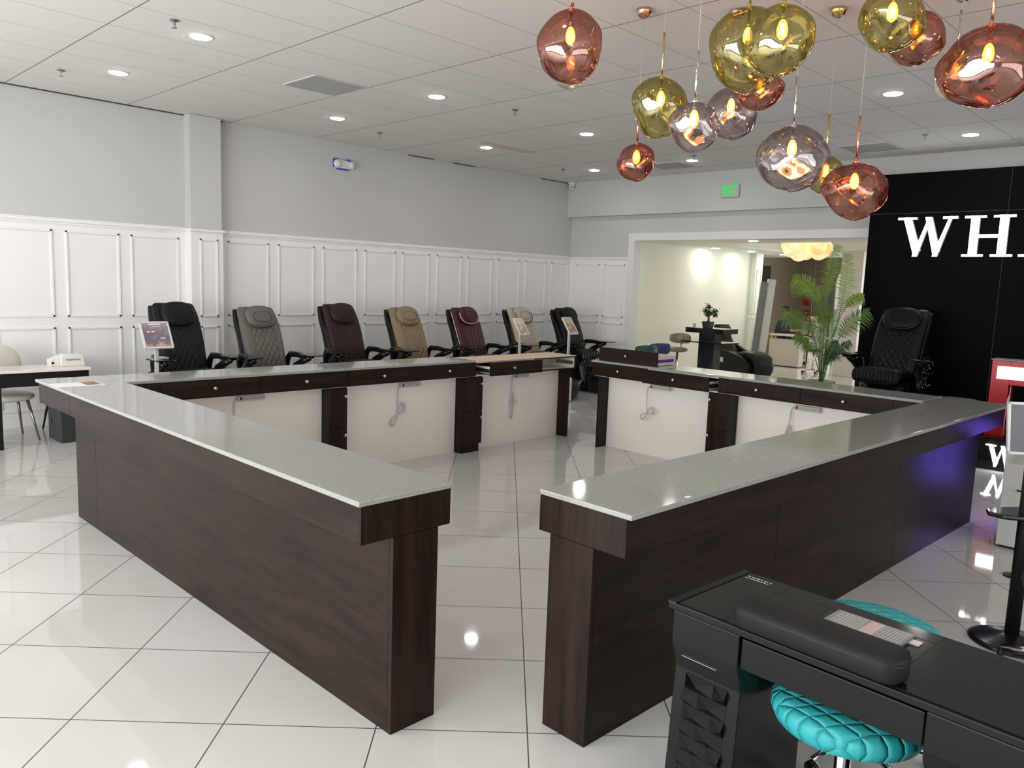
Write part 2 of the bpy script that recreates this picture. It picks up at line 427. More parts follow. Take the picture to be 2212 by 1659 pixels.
def bar(p, q, w):
    p = Vector(p); q = Vector(q); d = (q-p).normalized(); n = Vector((-d.y, d.x))*w/2
    return [tuple(p+n), tuple(q+n), tuple(q-n), tuple(p-n)]
def slab_letter(ch):
    """bookish serif capital, unit height, polygons + width"""
    s = 0.055
    if ch == 'W':
        W = 1.42
        P = [[(0.13, 1), (0.32, 1), (0.60, 0.16), (0.50, 0.0), (0.46, 0)], [(0.42, 0), (0.54, 0), (0.80, 1.0), (0.74, 1.0)],
             [(0.66, 1.0), (0.82, 1.0), (1.07, 0.14), (0.98, 0), (0.93, 0)], [(0.90, 0), (1.02, 0), (1.30, 1.0), (1.23, 1.0)],
             [(0, 1-s), (0.46, 1-s), (0.46, 1), (0, 1)], [(1.08, 1-s), (1.42, 1-s), (1.42, 1), (1.08, 1)]]
    elif ch == 'H':
        W = 1.1
        P = [[(0.14, 0), (0.33, 0), (0.33, 1), (0.14, 1)], [(0.77, 0), (0.96, 0), (0.96, 1), (0.77, 1)], [(0.33, 0.46), (0.77, 0.46), (0.77, 0.54), (0.33, 0.54)]]
        for x in (0, 0.63):
            for z in (0, 1-s): P.append([(x, z), (x+0.47, z), (x+0.47, z+s), (x, z+s)])
    else:
        W = 1.05
        P = [[(0.50, 1), (0.60, 1), (0.96, 0), (0.76, 0), (0.48, 0.80)], [(0.13, 0), (0.20, 0), (0.53, 0.93), (0.50, 1)],
             [(0.26, 0.30), (0.74, 0.30), (0.71, 0.38), (0.29, 0.38)], [(0, 0), (0.34, 0), (0.34, s), (0, s)], [(0.64, 0), (1.05, 0), (1.05, s), (0.64, s)]]
    return P, W
def wall_letter(ch, y_left, z0, hgt, x, name, label, group, th=0.05):
    P, W = slab_letter(ch); t = thing(name, label, 'sign letter', (x, y_left, z0), 0, group)
    b = MB(); c = MB()
    for poly in P:
        b.prism([(a*hgt, z*hgt) for a, z in poly], 0, 0.006, f=lambda a, z, o: (-th-o, -a, z))
        c.prism([(a*hgt, z*hgt) for a, z in poly], 0, th, f=lambda a, z, o: (-o, -a, z))
    b.build('letter_face', M_letter, t); c.build('letter_body', M_whiteplastic, t)
    return t
g = 'lit shop letters high on the black wall'
wall_letter('W', 3.80, 2.30, 0.505, XW, 'sign_letter', 'large white lit serif letter W, first on the black wall', g)
wall_letter('H', 3.00, 2.30, 0.505, XW, 'sign_letter', 'large white lit serif letter H, second on the black wall', g)
wall_letter('A', 2.38, 2.30, 0.505, XW, 'sign_letter', 'large white lit serif letter A cut off by the picture edge', g)

# ------------------------------------------------------------------ ceiling fittings
def downlight(loc, label, group, face=M_lampface, r=0.082):
    t = thing('recessed_downlight', label, 'ceiling light', loc, 0, group)
    MB().lathe([(r+0.014, -0.0005), (r+0.014, -0.006), (r+0.002, -0.008), (r, -0.003)], 28).build('trim_ring', M_whiteplastic, t, smooth=False)
    MB().lathe([(r, -0.0045), (r, -0.009), (r*0.9, -0.0115)], 28).build('diffuser', face, t)
    return t
DL = [(2.91, 6.47, 'above the left counter corner'), (2.91, 8.29, 'nearest the left wall, at the top left'), (5.40, 8.33, 'left of the grey ceiling return, over the grey chair row'),
      (5.39, 6.48, 'over the middle of the back counter'), (7.80, 8.27, 'beside the brown water stain'), (10.28, 8.31, 'closest to the far corner camera'),
      (7.81, 6.46, 'in front of the far corner, behind the copper globe'), (7.85, 2.83, 'right of the copper globe above the black wall'),
      (10.27, 2.80, 'just above the top edge of the black wall'), (10.24, 6.45, 'beside the small grey vent near the exit sign')]
d0 = None
for x, y, s in DL:
    lab = 'round white recessed downlight ' + s
    if d0 is None: d0 = downlight((x, y, CEIL), lab, 'recessed ceiling downlights')
    else: dup(d0, (x, y, CEIL), label=lab)
for x, y in ((0.45, 6.47), (0.45, 8.3), (0.45, 2.8), (2.91, 2.8), (2.91, 0.2), (0.45, -0.6), (5.4, 0.2)):  # assumed downlights, unseen, added to light the counters from above
    dup(d0, (x, y, CEIL), label='round white recessed downlight assumed outside the view, above the entrance side')
def sprinkler(loc, label):
    t = thing('sprinkler_head', label, 'fire sprinkler', loc, 0, 'ceiling fire sprinklers')
    MB().lathe([(0.034, -0.0005), (0.036, -0.004), (0.03, -0.010), (0.013, -0.014)], 20).build('escutcheon', M_steel, t)
    MB().lathe([(0.010, -0.012), (0.009, -0.045), (0.006, -0.055)], 12).build('nozzle', M_steel, t)
    MB().lathe([(0.021, -0.055), (0.021, -0.059)], 16).build('deflector', M_steel, t)
    return t
SP = [(2.60, 6.23, 'left of the brightest near downlight'), (2.52, 8.67, 'near the left wall at the far left'), (6.27, 8.68, 'above the emergency light unit'),
      (6.31, 6.25, 'left of the copper globe cluster'), (9.98, 8.72, 'near the far corner camera'), (10.03, 3.21, 'above the black wall beside the right vent'), (9.905, 6.21, 'over the small far vent')]
s0 = None
for x, y, s in SP:
    lab = 'small metal pendent fire sprinkler ' + s
    if s0 is None: s0 = sprinkler((x, y, CEIL), lab)
    else: dup(s0, (x, y, CEIL), label=lab)
def vent(x0, y0, x1, y1, label):
    cx, cy_ = (x0+x1)/2, (y0+y1)/2; t = thing('ceiling_vent', label, 'air vent', (cx, cy_, CEIL), 0, 'grey perforated ceiling vents')
    hx, hy = (x1-x0)/2, (y1-y0)/2
    MB().box(-hx, -hy, -0.006, hx, hy, -0.0005).build('vent_face', M_vent, t)
    f = MB()
    for a in ((-hx-.012, -hy-.012, -hx, hy+.012), (hx, -hy-.012, hx+.012, hy+.012), (-hx, -hy-.012, hx, -hy), (-hx, hy, hx, hy+.012)): f.box(a[0], a[1], -0.009, a[2], a[3], -0.0005)
    f.build('vent_frame', mat('grid_white', (0.6, 0.59, 0.56), 0.6), t)
vent(4.145, 6.765, 4.73, 7.345, 'square grey perforated ceiling vent at the upper left of the room')
vent(10.24, 3.73, 10.84, 4.31, 'square grey ceiling vent behind the lowest copper globe')
vent(10.24, 6.70, 10.80, 7.28, 'square grey ceiling vent beside the far downlight above the exit sign')

# ------------------------------------------------------------------ wall fittings
t = thing('exit_sign', 'white exit sign with glowing green EXIT letters high on the right wall', 'exit sign', (XR-0.13, 6.42, 3.32))
MB().box(-0.045, -0.155, -0.10, 0, 0.155, 0.10).build('housing', mat('exit_housing', (0.50, 0.50, 0.46), 0.5), t, bevel=0.006)
Mx = Matrix.Translation((-0.049, 0, 0.0)) @ Matrix.Rotation(R(-90), 4, 'Z') @ Matrix.Rotation(R(90), 4, 'X') @ Matrix.Diagonal((0.92, 1.6, 1, 1))
text_obj('exit_lettering', 'EXIT', 0.135, 0.001, Mx, mat('exit_green', (0.0, 0.05, 0.01), 0.5, emit=(0.0, 1.0, 0.13), es=0.36), t, bold=0.0024, spacing=1.08)
t = thing('emergency_light', 'white twin head emergency light with blue masking tape on the left wall', 'emergency light', (6.42, YL, 3.345)); t.scale = (.78, .9, .9)
MB().box(-0.15, -0.07, -0.065, 0.15, 0, 0.065).build('housing', M_whiteplastic, t, bevel=0.02, seg=3)
for s in (-1, 1):
    MB().lathe([(0.03, 0), (0.056, 0.008), (0.062, 0.04), (0.05, 0.058), (0.02, 0.062)], 20).xf(Matrix.Translation((s*0.15, -0.05, -0.005)) @ Matrix.Rotation(R(90), 4, 'X') @ Matrix.Rotation(R(20*s), 4, 'Y')).build('lamp_head', M_whiteplastic, t, smooth=True)
MT = mat('blue_masking_tape', (0.03, 0.10, 0.50), 0.6)
b = MB(); b.box(-0.175, -0.02, 0.045, -0.10, 0.0, 0.085); b.box(0.06, -0.075, 0.05, 0.13, 0.0, 0.078); b.box(-0.12, -0.03, -0.085, 0.12, 0.0, -0.064); b.box(-0.19, -0.01, -0.05, -0.16, 0, 0.07)
b.build('masking_tape', MT, t)
t = thing('security_camera', 'small white dome security camera in the far ceiling corner', 'security camera', (11.32, YL-0.12, CEIL))
MB().lathe([(0.075, -0.0005), (0.075, -0.03), (0.06, -0.04)], 24).build('mount', M_whiteplastic, t, smooth=True)
MB().ell((0, 0, -0.075), (0.062, 0.062, 0.062)).build('camera_ball', M_whiteplastic, t, smooth=True)
for s in (-1, 1):
    MB().ell((-0.038+s*0.016, -0.045-s*0.016, -0.09), (0.013, 0.013, 0.013), 10, 6).build('lens', M_black, t, smooth=True)

# ------------------------------------------------------------------ nail counters
APZ0, APZ1, TOPZ = 0.803, 0.947, 0.968
def knob(parent, p, d):
    """turned knob on a face at p, pointing along d"""
    M = Matrix.Translation(p) @ Vector(d).to_track_quat('Z', 'Y').to_matrix().to_4x4()
    MB().lathe([(0.009, 0.0), (0.006, 0.003), (0.0055, 0.014), (0.013, 0.02), (0.0155, 0.026), (0.011, 0.032), (0.003, 0.0335)], 18).xf(M).build('knob', M_nickel, parent, smooth=True)
def counter_unit(name, label, O, U, V, L, drawers=(), cab=None, ends=(), legs=(), seam=True, rz=0.0, open_bay=None, pv=0.183, lv=0.385, cv=0.430, pend=None, group='brown nail table units in a square'):
    """one table unit. local frame: u along the run, v from the customer side (0) to the inner edge (.46)"""
    t = thing(name, label, 'nail table', O, rz, group)
    U = Vector(U); V = Vector(V)
    def P3(u, v, z): p = U*u+V*v; return (p.x, p.y, z)
    def bx(b, u0, v0, z0, u1, v1, z1): b.box(*P3(u0, v0, z0), *P3(u1, v1, z1)); return b
    e = 0.0015
    ps = 0.024 if 0.0 in ends else e; pe = L-0.024 if L in ends else L-e
    if pend: pe = pend
    bx(MB(), ps, 0.165, 0, pe, 0.183, 0.80).build('front_panel', M_woodh, t)
    bx(MB(), ps, pv, 0.0, pe, pv+0.012, 0.797).build('back_panel', M_panelwhite, t)
    bx(MB(), e, 0.018, APZ0, L-e, 0.036, APZ1).build('apron_front', M_woodh, t)
    q0 = .03 if 0.0 in ends else e; q1 = L-.03 if L in ends else L-e
    bx(bx(MB(), q0, 0.04, APZ0-0.004, q1, 0.427, APZ0+0.006), q0, .04, APZ1-.012, q1, .427, APZ1-.002).build('tray_board', M_panelwhite, t)
    for u in ends:                          # closed apron end board plus panel leg below
        u0, u1 = (u-0.0, u+0.018) if u < L/2 else (u-0.018, u)
        bx(MB(), u0, 0.0175, APZ0-0.004, u1, 0.4465, APZ1-0.0005).build('apron_end', M_woodh if False else M_woodv, t)
    for u, w in legs:
        bx(MB(), u-w, 0.165, 0, u, lv, APZ0-.0065).build('leg_panel', M_woodv, t)
    last = 0.0
    for (u0, u1, ku, pull) in drawers:
        if pull is None: continue
        v = 0.428+pull
        d = bx(MB(), u0+0.002, v, APZ0+0.002, u1-0.002, v+0.018, APZ1-0.003).build('drawer', M_woodh, t)
        kp = Vector(P3(ku, v+0.018, (APZ0+APZ1)/2+0.004)); knob(d, kp, V)
        if pull > 0:
            bb = MB(); bx(bb, u0+0.03, 0.10+pull, APZ0+0.012, u0+0.042, v, APZ1-0.05); bx(bb, u1-0.042, 0.10+pull, APZ0+0.012, u1-0.03, v, APZ1-0.05); bx(bb, u0+0.03, 0.1+pull, APZ0+.012, u1-0.03, v, APZ0+0.02)
            bb.build('drawer_box', M_panelwhite, d)
            bx(bx(MB(), u0+0.022, 0.2, APZ0+0.03, u0+0.03, v, APZ0+0.07), u1-0.03, 0.2, APZ0+0.03, u1-0.022, v, APZ0+0.07).build('drawer_slide', M_steel, d)
    if open_bay:
        u0, u1 = open_bay
        bb = MB(); bx(bb, u0, .04, APZ0+.006, u0+.012, .43, APZ1-.012); bx(bb, u1-.03, .04, APZ0+.006, u1-.018, .43, APZ1-.012); bx(bb, u0, .036, APZ0+.006, u1, .05, APZ1-.012)
        bb.build('drawer_bay', M_panelwhite, t)
        bx(MB(), u1-.038, .16, APZ0+0.045, u1-.03, .42, APZ0+0.085).build('drawer_slide', M_steel, t)
        bx(bx(MB(), u0-.004, .43, APZ1-0.012, u1, .442, APZ1), u0-.004, .43, APZ0-.004, u1, .442, APZ0+.01).build('bay_edge', M_woodh, t)
    for (u0, u1) in ((a[0], a[1]) for a in drawers if a[3] is None):
        bx(MB(), u0+0.0005, 0.428, APZ0, u1-0.0005, 0.444, APZ1).build('apron_filler', M_woodh, t)
    if cab:
        u0, u1, kside = cab
        bx(bx(MB(), u0, pv+.014, 0.09, u1, cv, APZ0-.0065), u0+(0.0), pv+.014, 0, u1, cv-.025, 0.09).build('cabinet_box', M_woodv, t)
        for z0, z1 in ((0.095, 0.435), (0.44, 0.785)):
            d = bx(MB(), u0+0.004, cv, z0, u1-0.001, cv+.016, z1).build('cabinet_door', M_woodv, t)
            ku = u1-0.03 if kside > 0 else u0+0.03
            knob(d, Vector(P3(ku, cv+.016, z1-0.065)), V)
    return t
def slab(name, label, x0, y0, x1, y1, m=M_quartz, z0=APZ1, z1=TOPZ, rz=0.0, O=(0, 0, 0), group='grey quartz worktops', cat='worktop', bevel=0.0035):
    b = MB(); b.box(x0-O[0], y0-O[1], z0, x1-O[0], y1-O[1], z1)
    o = b.build(name, m, bevel=bevel, seg=3); o.location = (O[0], O[1], 0); o.rotation_euler = (0, 0, rz)
    return tag(o, label, cat, group)
# left run: length along +y, customer side faces west
LX = 1.585
O = (LX, 2.300, 0)
counter_unit('nail_table', 'dark brown nail table end unit left of the gap, nearest the camera', O, (0, 1, 0), (1, 0, 0), 3.29,
             drawers=((0.02, 1.0, .5, 0), (1.0, 1.75, 1.4, 0), (1.75, 2.5, 2.1, 0), (2.5, 3.29, 2.9, 0)), ends=(0.0,), legs=((0.022, 0.022),), cab=(0.95, 1.19, 1))
# solid end block of the near leg
counter_unit('nail_table', 'dark brown nail table corner unit at the left, under the white leaflet', (LX, 2.300+3.29, 0), (0, 1, 0), (1, 0, 0), 0.67, drawers=(), ends=(0.67,), legs=((0.40, 0.02),), pend=0.379)
slab('worktop', 'long grey quartz worktop on the near left counter, with the white leaflet', LX, 2.290, LX+0.452, 6.283)
# back-left run: along +x, customer side faces the left wall
YO = 6.280
O1 = (2.05, YO, 0)
counter_unit('nail_table', 'dark brown back nail table nearest the left corner, under the grey chair', (2.045, YO, 0), (1, 0, 0), (0, -1, 0), 1.873,
             drawers=((0, 0.235, .1, None), (0.235, 1.03, 0.645, 0), (1.03, 1.845, 1.44, 0), (1.845, 1.87, 0, None)), cab=(1.70, 1.87, 1), pv=0.27, lv=0.44, cv=0.415)
counter_unit('nail_table', 'dark brown back nail table in the middle, figure eight cord on its white panel', (3.92, YO, 0), (1, 0, 0), (0, -1, 0), 1.655,
             drawers=((0.0, 0.77, 0.37, 0), (0.77, 1.43, 1.16, 0), (1.43, 1.535, 1.1, None)), cab=(1.405, 1.653, 1), pv=0.27, lv=0.44, cv=0.415)
counter_unit('nail_table', 'dark brown back nail table without stone top, one drawer pulled out beside an empty bay', (5.577, YO, 0), (1, 0, 0), (0, -1, 0), 1.478,
             drawers=((0.0, 0.79, 0.33, 0.09),), open_bay=(0.77, 1.478), ends=(1.478,), legs=((1.38, 0.022),), pv=0.27, lv=0.44, cv=0.415)
slab('worktop', 'grey quartz worktop left half of the back counter, below the grey chair', 2.040, YO-0.45, 3.878, YO)
slab('worktop', 'short grey quartz worktop beside the bare plywood top, below the beige chair', 3.882, YO-0.45, 5.445, YO)
slab('plywood_top', 'bare pale plywood top on the unfinished back counter unit', 5.447, YO-0.447, 7.05, YO-0.01, m=M_ply, z1=APZ1+0.008, cat='worktop', group=None, bevel=0.001)
# right run: rotated a little
RZ = R(-1.55); OR = (2.243, 1.570, 0)
def rr(u, v): return (OR[0]+u*cos(RZ)-v*sin(RZ), OR[1]+u*sin(RZ)+v*cos(RZ), 0)
counter_unit('nail_table', 'dark brown nail table end unit right of the gap, nearest the camera', rr(0.0, 0), (1, 0, 0), (0, 1, 0), 1.45, drawers=((0.02, .7, .35, 0), (.7, 1.45, 1.1, 0)), ends=(0.0,), legs=((0.022, 0.022),), rz=RZ)
counter_unit('nail_table', 'dark brown nail table middle unit of the right counter', rr(1.45, 0), (1, 0, 0), (0, 1, 0), 1.62, drawers=((0, .8, .4, 0), (.8, 1.62, 1.2, 0)), rz=RZ, cab=(0.7, .93, 1))
counter_unit('nail_table', 'dark brown nail table far unit of the right counter, lit violet', rr(3.07, 0), (1, 0, 0), (0, 1, 0), 1.68, drawers=((0, .8, .4, 0), (.8, 1.22, 1.0, 0)), ends=(1.68,), rz=RZ)
slab('worktop', 'grey quartz worktop on the near right counter, green exit sign mirrored in it', OR[0]-0.010, OR[1]-0.010, OR[0]+1.655, OR[1]+0.442, rz=RZ, O=OR)
slab('worktop', 'grey quartz worktop on the far right counter, pointed corner in front of the black chair', OR[0]+1.658, OR[1]-0.010, OR[0]+4.80, OR[1]+0.442, rz=RZ, O=OR)
# back-right run: along +y, customer side faces east
XO = 7.135; YS = 1.90
BR = 5.29; RB = R(-1.5)
def rb(u): return (XO-u*sin(-RB), BR-u*cos(RB), 0)
counter_unit('nail_table', 'dark brown back nail table at the right of the far gap, drawer standing on it', rb(0), (0, -1, 0), (-1, 0, 0), 1.655,
             drawers=((0.02, 0.72, 0.365, 0), (0.72, 1.495, 1.105, 0.07), (1.555, 1.655, 1, None)), ends=(0.0,), legs=((0.06, 0.022),), cab=(1.42, 1.652, -1), rz=RB, pv=0.21, lv=0.38, cv=0.37)
counter_unit('nail_table', 'dark brown back nail table in front of the palm and the black chair', rb(1.657), (0, -1, 0), (-1, 0, 0), 1.71,
             drawers=((0.0, 0.711, 0.302, 0), (0.711, 1.49, 1.097, 0), (1.49, 1.71, 1.7, None)), cab=None, rz=RB, pv=0.21, lv=0.38, cv=0.37)
slab('worktop', 'grey quartz worktop on the back right counter, below the palm', XO-0.452, BR-3.37, XO, BR+0.012, rz=RB, O=(XO, BR, 0))

# loose drawer standing on the worktop
t = thing('loose_drawer', 'loose dark brown drawer front with silver knob standing on the worktop', 'drawer', (6.735, 4.88, TOPZ))
MB().box(0.0, -0.375, 0.0, 0.018, 0.375, 0.145).build('drawer_front', M_woodh, t); knob(t, Vector((0.0, 0.01, 0.075)), (-1, 0, 0))
b = MB(); b.box(0.018, -0.345, 0.012, 0.40, -0.333, 0.10); b.box(0.018, 0.333, 0.012, 0.40, 0.345, 0.10); b.box(0.388, -0.345, 0.012, 0.40, 0.345, 0.10); b.box(0.018, -.345, 0.004, 0.40, 0.345, 0.012)
b.build('drawer_box', mat('pinkish_white_melamine', (0.74, 0.66, 0.66), 0.4), t)
MB().box(0.06, -0.353, 0.035, 0.34, -0.345, 0.065).build('drawer_slide', mat('violet_slide', (0.16, 0.11, 0.45), 0.3, 0.6), t)

# power strips with coiled cords
def power_strip(label, O, U, V, strip_l, cord_kind, coil):
    """flat strip hung under the tray board; U along, V out of the panel"""
    t = thing('power_strip', label, 'power strip', O, 0, 'white power strips on the table backs')
    U = Vector(U); V = Vector(V)
    def P3(u, v, z): return U*u+V*v+Vector((0, 0, z))
    b = MB(); p = P3(0, 0, -0.022); q = P3(strip_l, 0.03, 0.022); b.box(*p, *q); b.build('strip_body', mat('strip_white', (0.50, 0.49, 0.47), 0.4), t, bevel=0.008)
    b = MB(); p = P3(0.018, 0.03, -0.012); q = P3(0.034, 0.034, 0.012); b.box(*p, *q); b.build('rocker_switch', mat('dark_red_switch', (0.10, 0.01, 0.01), 0.4), t)
    n = 6
    b = MB()
    for i in range(n):
        u = 0.055+(strip_l-0.07)*i/(n-1)
        p = P3(u-0.007, 0.0302, -0.008); q = P3(u-0.004, 0.031, 0.004); b.box(*p, *q)
        p = P3(u+0.004, 0.0302, -0.008); q = P3(u+0.007, 0.031, 0.004); b.box(*p, *q)
    b.build('sockets', mat('socket_slots', (0.12, 0.11, 0.10), 0.5), t)
    pts = [P3(0, 0.015, 0), P3(-0.02, 0.02, -0.01)]
    cu, cz, tilt, a, w_ = coil
    st = P3(cu, 0.02, cz)
    for i in range(1, 8):
        f_ = i/8; pts.append(P3(-0.03+(cu+0.03)*f_**2, 0.02, -0.02+(cz+0.02+a*0.1)*f_))
    loops = 3.5 if cord_kind == '8' else 3.5
    N = 90
    for i in range(N):
        f_ = i/N*loops*2*pi
        if cord_kind == '8': x = a*sin(f_); z = w_*1.4*sin(2*f_)
        else: x = a*sin(f_); z = w_*cos(f_)
        sc = 1-0.16*(i/N)
        uu = cu+(x*cos(tilt)-z*sin(tilt))*sc; zz = cz+(x*sin(tilt)+z*cos(tilt))*sc
        pts.append(P3(uu, 0.014+0.012*((i % 13)/13), zz))
    MB().tube(pts, 0.0055, 6).build('cord', mat('cord_white', (0.50, 0.49, 0.47), 0.45), t, smooth=True)
    e = pts[-1]
    MB().tube([e, e+U*0.03+Vector((0, 0, 0.012)), e+U*0.055+Vector((0, 0, 0.014))], [0.006, 0.012, 0.012], 8).build('plug', mat('plug_white', (0.6, 0.58, 0.55), 0.4), t, smooth=True)
    return t
yy = YO-0.283
power_strip('white power strip under the back table nearest the left corner', (2.95, yy, 0.755), (1, 0, 0), (0, -1, 0), 0.24, '8', (-0.03, -0.30, R(40), 0.11, 0.02))
power_strip('white power strip with figure eight cord under the middle back table', (4.60, yy, 0.752), (1, 0, 0), (0, -1, 0), 0.24, '8', (-0.03, -0.28, R(52), 0.13, 0.022))
power_strip('white power strip with long hanging coil under the plywood topped table', (6.16, yy, 0.748), (1, 0, 0), (0, -1, 0), 0.24, 'o', (-0.015, -0.33, R(88), 0.15, 0.022))
xx = XO-0.30
power_strip('white power strip with slanting coiled cord right of the far gap', (xx, 4.63, 0.748), (0, -1, 0), (-1, 0, 0), 0.24, '8', (-0.02, -0.29, R(38), 0.10, 0.02))
power_strip('white power strip with cord half hidden behind the right counter', (xx, 3.06, 0.745), (0, -1, 0), (-1, 0, 0), 0.24, 'o', (-0.05, -0.26, R(80), 0.09, 0.02))

# leaflet on the left worktop
t = thing('leaflet', 'white folded leaflet with an orange and grey photo on the left worktop', 'leaflet', (1.585, 5.77, TOPZ), 0)
MB().box(0.0, -0.01, 0.0003, 0.30, 0.20, 0.0015).build('paper', mat('paper_white', (0.82, 0.82, 0.84), 0.6), t)
MB().box(0.19, 0.03, 0.0017, 0.285, 0.19, 0.0022).build('printed_photo', mat('print_grey', (0.16, 0.15, 0.15), 0.5), t)
MB().box(0.20, 0.05, 0.0024, 0.235, 0.18, 0.0029).build('printed_band', mat('print_orange', (0.65, 0.09, 0.03), 0.5), t)
b = MB(); b.box(0, 0, 0.0003, 0.10, 0.035, 0.002)
tag(b.build('sticker', mat('sticker_white', (0.8, 0.8, 0.8), 0.4), loc=(2.60, 1.562, TOPZ)), 'tiny white sticker on the edge of the near right worktop', 'sticker')
bpy.data.objects['sticker'].scale = (0.3, 0.5, 0.5)
# ------------------------------------------------------------------ pedicure chairs
def sup(a, b, n, p=0.62):
    out = []
    for j in range(n):
        q = 2*pi*j/n; c, s = cos(q), sin(q)
        out.append((a*math.copysign(abs(c)**p, c), b*math.copysign(abs(s)**p, s)))
    return out
def loft_back(path, wid, thk, n=28, p=0.55, off=0.0):
    """cushion lofted up a path of (y, z); widths across x"""
    b = MB(); rings = []
    N = len(path)
    for i, (y, z) in enumerate(path):
        a = Vector((path[max(i-1, 0)])); c = Vector((path[min(i+1, N-1)])); d = (c-a).normalized(); nrm = Vector((d.y, -d.x))
        rings.append([(u, y+nrm.x*(v+off), z+nrm.y*(v+off)) for u, v in sup(wid[i], thk[i], n, p)])
    return b.rings(rings)
def interp(tab, k):
    out = []
    for i in range(len(tab)-1):
        for j in range(k):
            f = j/k; out.append(tuple(a*(1-f)+b*f for a, b in zip(tab[i], tab[i+1])))
    out.append(tab[-1]); return out
def smooth_tab(tab, k=3):
    """catmull-rom through rows of numbers"""
    out = []
    n = len(tab)
    for i in range(n-1):
        p0, p1, p2, p3 = tab[max(i-1, 0)], tab[i], tab[i+1], tab[min(i+2, n-1)]
        for j in range(k):
            t_ = j/k
            out.append(tuple(0.5*((2*b)+(-a+c)*t_+(2*a-5*b+4*c-d)*t_*t_+(-a+3*b-3*c+d)*t_**3) for a, b, c, d in zip(p0, p1, p2, p3)))
    out.append(tuple(tab[-1])); return out
BACK = smooth_tab([(0.055, 0.50, 0.24, 0.03), (0.085, 0.62, 0.265, 0.055), (0.15, 0.82, 0.275, 0.062), (0.235, 1.02, 0.28, 0.06), (0.315, 1.18, 0.275, 0.052), (0.375, 1.275, 0.262, 0.04), (0.400, 1.315, 0.25, 0.025), (0.412, 1.333, 0.215, 0.008)], 3)
SHELL = smooth_tab([(0.13, 0.44, 0.25, 0.06), (0.155, 0.62, 0.275, 0.08), (0.22, 0.82, 0.28, 0.085), (0.305, 1.02, 0.28, 0.07), (0.385, 1.16, 0.28, 0.05), (0.43, 1.26, 0.27, 0.04), (0.45, 1.315, 0.265, 0.022), (0.455, 1.33, 0.25, 0.01)], 3)
BACK = [(a, b_, c*.9, d) for a, b_, c, d in BACK]; SHELL = [(a, b_, c*.9, d) for a, b_, c, d in SHELL]
def pedicure_chair(loc, label, leather, seatc=None, piping=None, seat_trim=None, rz=0.0, shellm=None, quilt=True, tub=None, cat='pedicure chair', group='pedicure chairs along the left wall', remote=False, sext=0.0):
    t = thing('pedicure_chair', label, cat, loc, rz, group)
    nm = 'quilted_'+label.split()[0]+str(len(MATS))
    lm = quilt_mat(nm, leather, seam=0.45) if quilt else mat(nm, leather, .5)
    plain = mat(nm+'_plain', leather, 0.45, spec=(0.4 if max(leather) > 0.03 else 0.18))
    sm = quilt_mat(nm+'_seat', seatc or leather, full=True, coords='xy', period=0.075)
    sh = shellm or mat('chair_shell_black', (0.006, 0.006, 0.0065), 0.32, spec=.25)
    loft_back([(a, b_) for a, b_, c, d in SHELL], [c for a, b_, c, d in SHELL], [d for a, b_, c, d in SHELL]).build('back_shell', sh, t, smooth=True)
    loft_back([(a, b_) for a, b_, c, d in BACK], [c for a, b_, c, d in BACK], [d for a, b_, c, d in BACK], off=-0.050).build('backrest', lm, t, smooth=True)
    # head pillow with an inset stitched panel
    rot = Matrix.Rotation(R(-27), 3, 'X')
    pc = Vector((0, 0.215, 1.250)); 
    o = MB().ell((0, 0, 0), (0.188, 0.060, 0.145), 32, 16, 0.80).build('head_pillow', plain, t, smooth=True); o.location = pc; o.rotation_euler = (R(-27), 0, 0)
    pts = [(0.115*math.copysign(abs(cos(q))**.7, cos(q)), -0.057, -0.02+0.065*math.copysign(abs(sin(q))**.7, sin(q))) for q in [2*pi*i/36 for i in range(37)]]
    MB().tube(pts, 0.0035, 5, cap=False).build('pillow_seam', mat(nm+'_seam', tuple(c*0.45 for c in leather), 0.6), o, smooth=True)
    if piping:
        pm = mat('piping_'+str(piping[0]), piping, 0.5)
        pp = [rot@Vector((0.187*math.copysign(abs(cos(q))**.78, cos(q)), -0.030, 0.143*math.copysign(abs(sin(q))**.78, sin(q))))+pc for q in [pi*0.95+1.12*pi*i/40 for i in range(41)]]
        MB().tube(pp, 0.006, 6).build('pillow_piping', pm, t, smooth=True)
        for s in (-1, 1):
            q = []
            for i in range(len(BACK)-1):
                a, b_, c, d = BACK[i]
                q.append((s*(c+0.004), a-0.055, b_-0.01))
            MB().tube(q, 0.007, 6).build('back_piping', pm, t, smooth=True)
    # seat cushion, rolled front
    SEAT = [( -0.30, 0.56, 0.22, 0.04), (-0.29, 0.60, 0.24, 0.065), (-0.20, 0.635, 0.25, 0.065), (-0.05, 0.61, 0.25, 0.065), (0.05, 0.60, 0.24, 0.05), (0.10, 0.60, 0.22, 0.03)]
    rings = [[(u, y, z+v) for u, v in sup(w_, h_, 24, .55)] for y, z, w_, h_ in smooth_tab([(a_-(sext if a_ < -.15 else 0), b_, c_, d_) for a_, b_, c_, d_ in SEAT], 3)]
    MB().rings(rings).build('seat', sm, t, smooth=True)
    if seat_trim:
        MB().tube([(-0.245, 0.0, 0.655), (-0.24, -0.18, 0.685), (-0.20, -0.30, 0.65), (0, -0.325, 0.67), (0.20, -0.30, 0.65), (0.24, -0.18, 0.685), (0.245, 0, 0.655)], 0.006, 6).build('seat_piping', mat('seat_trim_tan', seat_trim, 0.5), t, smooth=True)
    # pedestal and foot basin
    tm = tub or mat('basin_black', (0.006, 0.006, 0.0065), 0.2, spec=.3)
    def ring(x, y0, y1, z, p=0.5):
        c = (y0+y1)/2; return [(u, c+v, z) for u, v in sup(x, (y1-y0)/2, 32, p)]
